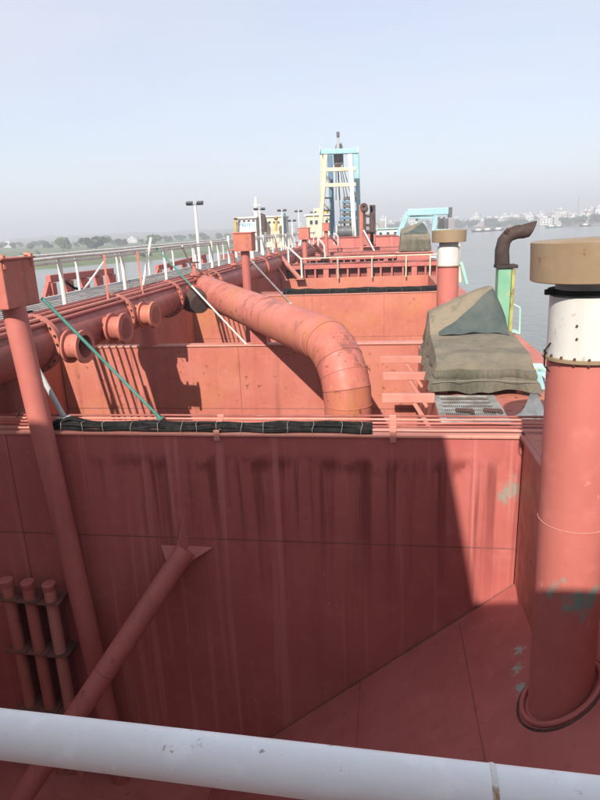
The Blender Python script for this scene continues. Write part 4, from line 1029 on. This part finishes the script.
def far_barge(x0_, x1_, yt, Y, label, mat):
    a, b_ = onY(x0_, yt, Y), onY(x1_, yt, Y)
    o = thing('far_vessel', (a.x, Y, WZ), label, 'vessel'); L = b_.x-a.x
    b = B(); b.prism([(a.x-2, Y, WZ-.3), (b_.x+2, Y, WZ-.3), (b_.x+4, Y, WZ+2.2), (a.x-3.4, Y, WZ+2.2)], (0, 7, 0)); b.build('hull', mat, o)
    B().mm((a.x, Y+1, WZ+2.202), (b_.x, Y+6, a.z), .1).build('deckhouse', 'white_paint', o); B().mm((a.x-.4, Y+.6, a.z+.003), (b_.x+.4, Y+6.4, a.z+.25)).build('roof', 'mint_paint', o)
    n = max(3, int(L/2.2))
    for i in range(n):
        x = a.x+L*(i+.3)/n; B().mm((x, Y+.94, a.z-1.6), (x+L/n*.4, Y+.998, a.z-.7)).build('window', 'glass_dark', o)
    B().tube([(a.x+L*.4, Y+3, a.z+.25), (a.x+L*.4, Y+3, a.z+3)], .12, 6).build('mast', 'white_paint', o)
far_barge(377, 399, 229.5, 150, 'white and pale green vessel moored beyond the bow', 'teal_paint')

# ------------------------------------------------------------------ trees
def tree_mesh(seed, wd, ht, n=420):
    r_ = random.Random(seed); lob = []
    for i in range(9):
        lob.append((Vector((r_.uniform(-.34, .34)*wd, r_.uniform(-.34, .34)*wd, ht*r_.uniform(.34, .80))), r_.uniform(.16, .27)*wd))
    vs_ = []; fs = []
    for i in range(n):
        c, rr = r_.choice(lob); d = Vector((r_.gauss(0, 1), r_.gauss(0, 1), r_.gauss(0, .8))).normalized(); p = c+Vector((d.x*rr, d.y*rr, d.z*rr*.8))*r_.uniform(.6, 1.08)
        if p.z < ht*.12: p.z = ht*r_.uniform(.12, .3)
        u = Vector((r_.gauss(0, 1), r_.gauss(0, 1), r_.gauss(0, 1))).normalized(); v = u.orthogonal().normalized(); s = wd*r_.uniform(.035, .075); k = len(vs_)
        vs_ += [p-u*s-v*s*.6, p+u*s-v*s*.6, p+u*s*.6+v*s, p-u*s*.7+v*s*.9]; fs.append((k, k+1, k+2, k+3))
    return vs_, fs, lob
TREES = []
for i, (wd, ht) in enumerate(((9, 7.5), (13, 8.5), (7, 8), (16, 9.5))):
    vs_, fs, lob = tree_mesh(20+i, wd, ht, 900); b = B(); b.add(vs_, fs); me_c = b
    tb = B(); tb.tube([(0, 0, -.6), (.1, 0, ht*.25), (.2, .1, ht*.55)], .3, 8, True, [.34, .26, .12])
    for c, rr in lob[:5]: tb.tube([(.1, 0, ht*.28), tuple(Vector((.1, 0, ht*.3)).lerp(c, .5)+Vector((0, 0, .3))), tuple(c)], .1, 5, True, [.16, .11, .05])
    cr = me_c.build('crown', 'leaf_dark' if i % 2 else 'leaf_mid', fix=False); tr = tb.build('trunk', 'bark')
    TREES.append((cr.data, tr.data)); bpy.data.objects.remove(cr); bpy.data.objects.remove(tr)
def tree(p, k, s, label, group):
    o = thing('tree', p, label, 'tree', group); o.rotation_euler.z = rnd.uniform(0, 6.28); o.scale = (s, s, s*rnd.uniform(.85, 1.1))
    for nm, me in zip(('crown', 'trunk'), TREES[k]):
        c = bpy.data.objects.new(nm, me); col.objects.link(c); c.parent = o
    return o
from mathutils.bvhtree import BVHTree
dg = bpy.context.evaluated_depsgraph_get()
def land(name):
    o = bpy.data.objects[name]; return BVHTree.FromPolygons([v.co for v in o.data.vertices], [tuple(p.vertices) for p in o.data.polygons])
bvm, bvs = land('meadow'), land('far_riverbank')
def drop(bv, x, y):
    h = bv.ray_cast(Vector((x, y, 200)), Vector((0, 0, -1))); return h[0]
for (x, k, s, Y) in ((-6, 0, .9, 380), (12, 2, .8, 430), (30, 0, .8, 400), (47, 1, .75, 420), (62, 0, 1.15, 330), (75, 2, .7, 420), (95, 3, 1.12, 330), (112, 0, .7, 460), (121, 1, .8, 430), (141, 2, .75, 470), (154, 0, 1.25, 380), (168, 1, .7, 520),
                     (180, 3, .8, 560), (205, 1, .9, 560), (219, 0, 1., 560), (228, 2, 1, 540), (38, 3, .7, 520), (86, 1, .7, 540), (133, 3, .7, 600), (2, 3, .7, 520), (20, 1, .6, 560), (55, 3, .55, 600), (105, 1, .6, 620), (160, 3, .7, 640), (193, 1, .8, 650)):
    d = onY(x, 240, Y); p = drop(bvm, d.x, Y)
    if p: tree(p, k, s*.82, 'hazy dark tree on the low meadow bank beyond the walkway', 'trees on the meadow bank')
# scrub along the near meadow
for i in range(26):
    d = onY(rnd.uniform(-10, 235), 250, rnd.uniform(190, 300)); p = drop(bvm, d.x, d.y)
    if p: tree(p, rnd.choice((0, 2)), rnd.uniform(.10, .22), 'low bush in the grass of the meadow bank', 'bushes on the meadow bank')

# ------------------------------------------------------------------ houses and trees of the far bank
HOUSES = []
for i, (wx, wy, h) in enumerate(((9, 8, 7), (12, 9, 10), (7, 7, 5), (15, 10, 8), (8, 8, 13))):
    lst = [('wall', B().mm((-wx/2, -wy/2, -3), (wx/2, wy/2, h)), None), ('parapet', B().mm((-wx/2-.3, -wy/2-.3, h+.01), (wx/2+.3, wy/2+.3, h+.7)), 'wall_grey')]
    lst.append(('stair_head', B().mm((-wx/4, -1, h+.71), (wx/8, 2, h+3)), 'wall_white'))
    fl = max(1, int(h/3.4)); nw = max(2, int(wx/3.4))
    for a in range(fl):
        for c in range(nw):
            x = -wx/2+wx*(c+.5)/nw; z = 1.2+a*3.3; lst.append(('window', B().mm((x-.7, -wy/2-.06, z), (x+.7, -wy/2-.01, z+1.5)), 'glass_dark'))
    data = []
    for nm, b, mt in lst:
        o = b.build(nm, mt or 'wall_white'); data.append((nm, o.data, mt)); bpy.data.objects.remove(o)
    HOUSES.append(data)
WM = {}
def house(p, k, mt, s, rz, label, group):
    o = thing('house', p, label, 'house', group); o.rotation_euler.z = rz; o.scale = (s, s, s)
    for nm, me, m_ in HOUSES[k]:
        if nm == 'wall':
            if (k, mt) not in WM: WM[(k, mt)] = me.copy(); WM[(k, mt)].materials[0] = MATS[mt]
            me = WM[(k, mt)]
        c = bpy.data.objects.new(nm, me); col.objects.link(c); c.parent = o
LBL = {'wall_white': 'white flat roofed house in the hazy town on the far bank', 'wall_cream': 'cream flat roofed house in the hazy town on the far bank', 'wall_pink': 'pinkish flat roofed house in the hazy town on the far bank',
       'wall_grey': 'grey concrete house in the hazy town on the far bank', 'wall_brick': 'brick brown house in the hazy town on the far bank'}
used = []
for i in range(230):
    x = rnd.uniform(372, 612) if i % 9 else rnd.uniform(236, 372); f = rnd.random()**1.3; Y = 700+f*330-max(0, (x-470))*.45
    d = onY(x, 222, Y); p = drop(bvs, d.x, Y)
    if not p or p.z < WZ+1.0 or any((p-q).length < 11 for q in used): continue
    used.append(p); mt = rnd.choice(('wall_white', 'wall_white', 'wall_white', 'wall_cream', 'wall_grey', 'wall_pink', 'wall_brick')); k = rnd.choice((0, 0, 1, 2, 2, 3, 4))
    house(p, k, mt, rnd.uniform(.75, 1.15), rnd.uniform(-.5, .5), LBL[mt], mt[5:]+' houses of the far town')
for i in range(200):
    x = rnd.uniform(370, 612); f = rnd.random()**1.5; Y = 672+f*360-max(0, (x-470))*.45; d = onY(x, 222, Y); p = drop(bvs, d.x, Y)
    if not p or p.z < WZ+.3 or any((p-q).length < 8 for q in used): continue
    tree(p, rnd.choice((0, 1, 2, 3)), rnd.uniform(.6, 1.1), 'hazy tree between the houses of the far bank', 'trees of the far bank')
for x, y in ((133, 243), (9, 246)):
    d = onY(x, y, 560); p = drop(bvm, d.x, d.y)
    if p: house(p, 3, 'wall_white', .55, .2, 'white house among the trees of the meadow bank', 'houses on the meadow bank')
def tower(x, Y, ht, label):
    d = onY(x, 220, Y); p = drop(bvs, d.x, Y) or Vector((d.x, Y, 0)); o = thing('lattice_tower', p, label, 'tower', 'lattice towers of the far town')
    for sx, sy in ((-1, -1), (1, -1), (1, 1), (-1, 1)): B().tube([p+Vector((sx*1.3, sy*1.3, -1)), p+Vector((sx*.25, sy*.25, ht))], .18, 5).build('leg', 'steel_grey', o)
    for i in range(8):
        k, k2 = i/8, (i+1)/8; w_ = 1.3-1.05*k; w2_ = 1.3-1.05*k2
        B().tube([p+Vector((-w_, -w_, ht*k)), p+Vector((w2_, -w2_, ht*k2))], .12, 4).build('lacing', 'steel_grey', o)
tower(577, 760, 30, 'thin lattice mast above the far town at its right end'); tower(562, 800, 22, 'shorter lattice mast above the far town')
def boat(x, y, label, mat, L=9):
    p = onZ(x, y, WZ); o = thing('moored_boat', p, label, 'boat', 'boats along the far bank')
    b = B(); n = 8; vs_ = []; fs = []
    for i in range(n+1):
        f = i/n; ww = 1.5*math.sin(math.pi*(.12+.80*f))**.6; sh = 1.0+.9*(2*f-1)**2
        vs_ += [(p.x+(f-.5)*L, p.y-ww, WZ+sh), (p.x+(f-.5)*L, p.y+ww, WZ+sh), (p.x+(f-.5)*L*.9, p.y, WZ-.3)]
    for i in range(n): fs += [(i*3+k, i*3+(k+1) % 3, (i+1)*3+(k+1) % 3, (i+1)*3+k) for k in range(3)]
    fs += [(0, 1, 2), (n*3+2, n*3+1, n*3)]; b.add(vs_, fs); b.build('hull', mat, o)
    B().mm((p.x-L*.2, p.y-1, WZ+.9), (p.x+L*.2, p.y+1, WZ+2.6), .08).build('cabin', 'wall_white', o); B().mm((p.x-L*.25, p.y-1.2, WZ+2.603), (p.x+L*.25, p.y+1.2, WZ+2.75)).build('roof', 'wall_grey', o)
for i, (x, y, m_) in enumerate(((487, 231.5, 'dark_steel'), (478, 232, 'brown_rust'), (551, 228, 'teal_paint'), (558, 227.5, 'blue_paint'), (498, 230.8, 'dark_steel'), (585, 226.5, 'brown_rust'))):
    boat(x, y, ('dark', 'brown', 'teal', 'blue', 'dark', 'brown')[i]+' hulled small boat moored along the far town bank', m_, 10)

# ------------------------------------------------------------------ the deck the photograph is taken from
def own_deck():
    b = B(); b.mm((-9.5, -6.2, -1.70), (6.5, .62, -1.58), .01); tag(b.build('bridge_deck', 'red_paint_worn'), kind='structure')
    o = thing('unseen_bounce_bulkhead', (-3, .2, -9.4), 'unseen white bulkhead added below the bridge deck to block and bounce light', 'bulkhead', 'transverse hopper bulkheads')  # added out of view: blocks light from under the deck, white to bounce fill
    for i in range(4): ribbon('steel_plate', 'white_paint', o, (HR-.25-i*2.97, .22, -9.39), (-1, 0, 0), (0, 0, 1), 2.95, 7.68, 6, 6, .01, .03, i)
    yf = -1.5
    o = thing('bridge_house', (-2, -3.5, -1.58), 'ship bridge house with a lower wing behind the white guard rail', 'deckhouse')
    B().mm((-9.3, yf-4.6, -1.578), (-.61, yf, 4.56), .02).build('main_house', 'white_paint', o)
    B().mm((-.607, yf-4.6, -1.578), (6.2, yf-.003, 1.83), .02).build('wing', 'white_paint', o)
    for i in range(5):
        f = B().mm((-8.5+i*1.7, yf+.003, 2.0), (-7.3+i*1.7, yf+.03, 3.2)).build('window', 'white_paint', o); B().mm((-8.4+i*1.7, yf+.031, 2.1), (-7.4+i*1.7, yf+.034, 3.1)).build('pane', 'glass_dark', f)
    B().mm((2.0, yf+.003, -1.57), (2.8, yf+.04, .45)).build('door', 'cream_paint', o)
    a, b_ = onZ(0, 733.5, -.543), onZ(600, 806, -.543); d = (b_-a).normalized()
    a2, b2 = a-d*1.6, b_+d*1.6
    o = thing('guard_rail', (0, .49, -1.58), 'thick white guard rail in the foreground with a rusty weld ring', 'railing')
    B().tube([a2.lerp(b2, i/24) for i in range(25)], .0255, 32).build('top_rail', 'white_rail', o)
    w_ = onZ(491, 780, -.543); k = a+d*((w_-a).dot(d))
    B().lathe([(.0254, -.0035), (.0264, -.0015), (.0266, .001), (.0254, .0035)], k, d, 32).build('weld_ring', 'rail_weld', o)
    for z in (-.90, -1.25): B().tube([a2+Vector((0, 0, z+.543)), b2+Vector((0, 0, z+.543))], .016, 14).build('lower_rail', 'white_rail', o)
    for x in (-1.5, 1.35):
        p = a+d*((x-a.x)/d.x); B().tube([(p.x, p.y, -1.579), (p.x, p.y, -.565)], .022, 14).build('post', 'white_rail', o)
t = NT('rail_weld'); c = t.mix(t.ramp(t.noise(60, 5), .42, .6), (.70, .68, .64), (.33, .17, .06)); t.col(c); t.rough(.6); t.bump(t.noise(120, 4), .6, .004)
own_deck()

# ------------------------------------------------------------------ haze
def haze():
    b = B(); b.mm((-2300, -40, -11), (2300, 1620, 45)); o = b.build('haze', 'white_tie'); tag(o, kind='stuff')
    m = bpy.data.materials.new('haze_air'); m.use_nodes = True; n = m.node_tree.nodes; n.clear()
    out = n.new('ShaderNodeOutputMaterial'); v = n.new('ShaderNodeVolumePrincipled'); v.inputs['Density'].default_value = .0013; v.inputs['Density Attribute'].default_value = ''; v.inputs['Color'].default_value = (.90, .93, 1.0, 1); v.inputs['Anisotropy'].default_value = .1
    m.node_tree.links.new(v.outputs[0], out.inputs['Volume']); o.data.materials.clear(); o.data.materials.append(m)
haze()
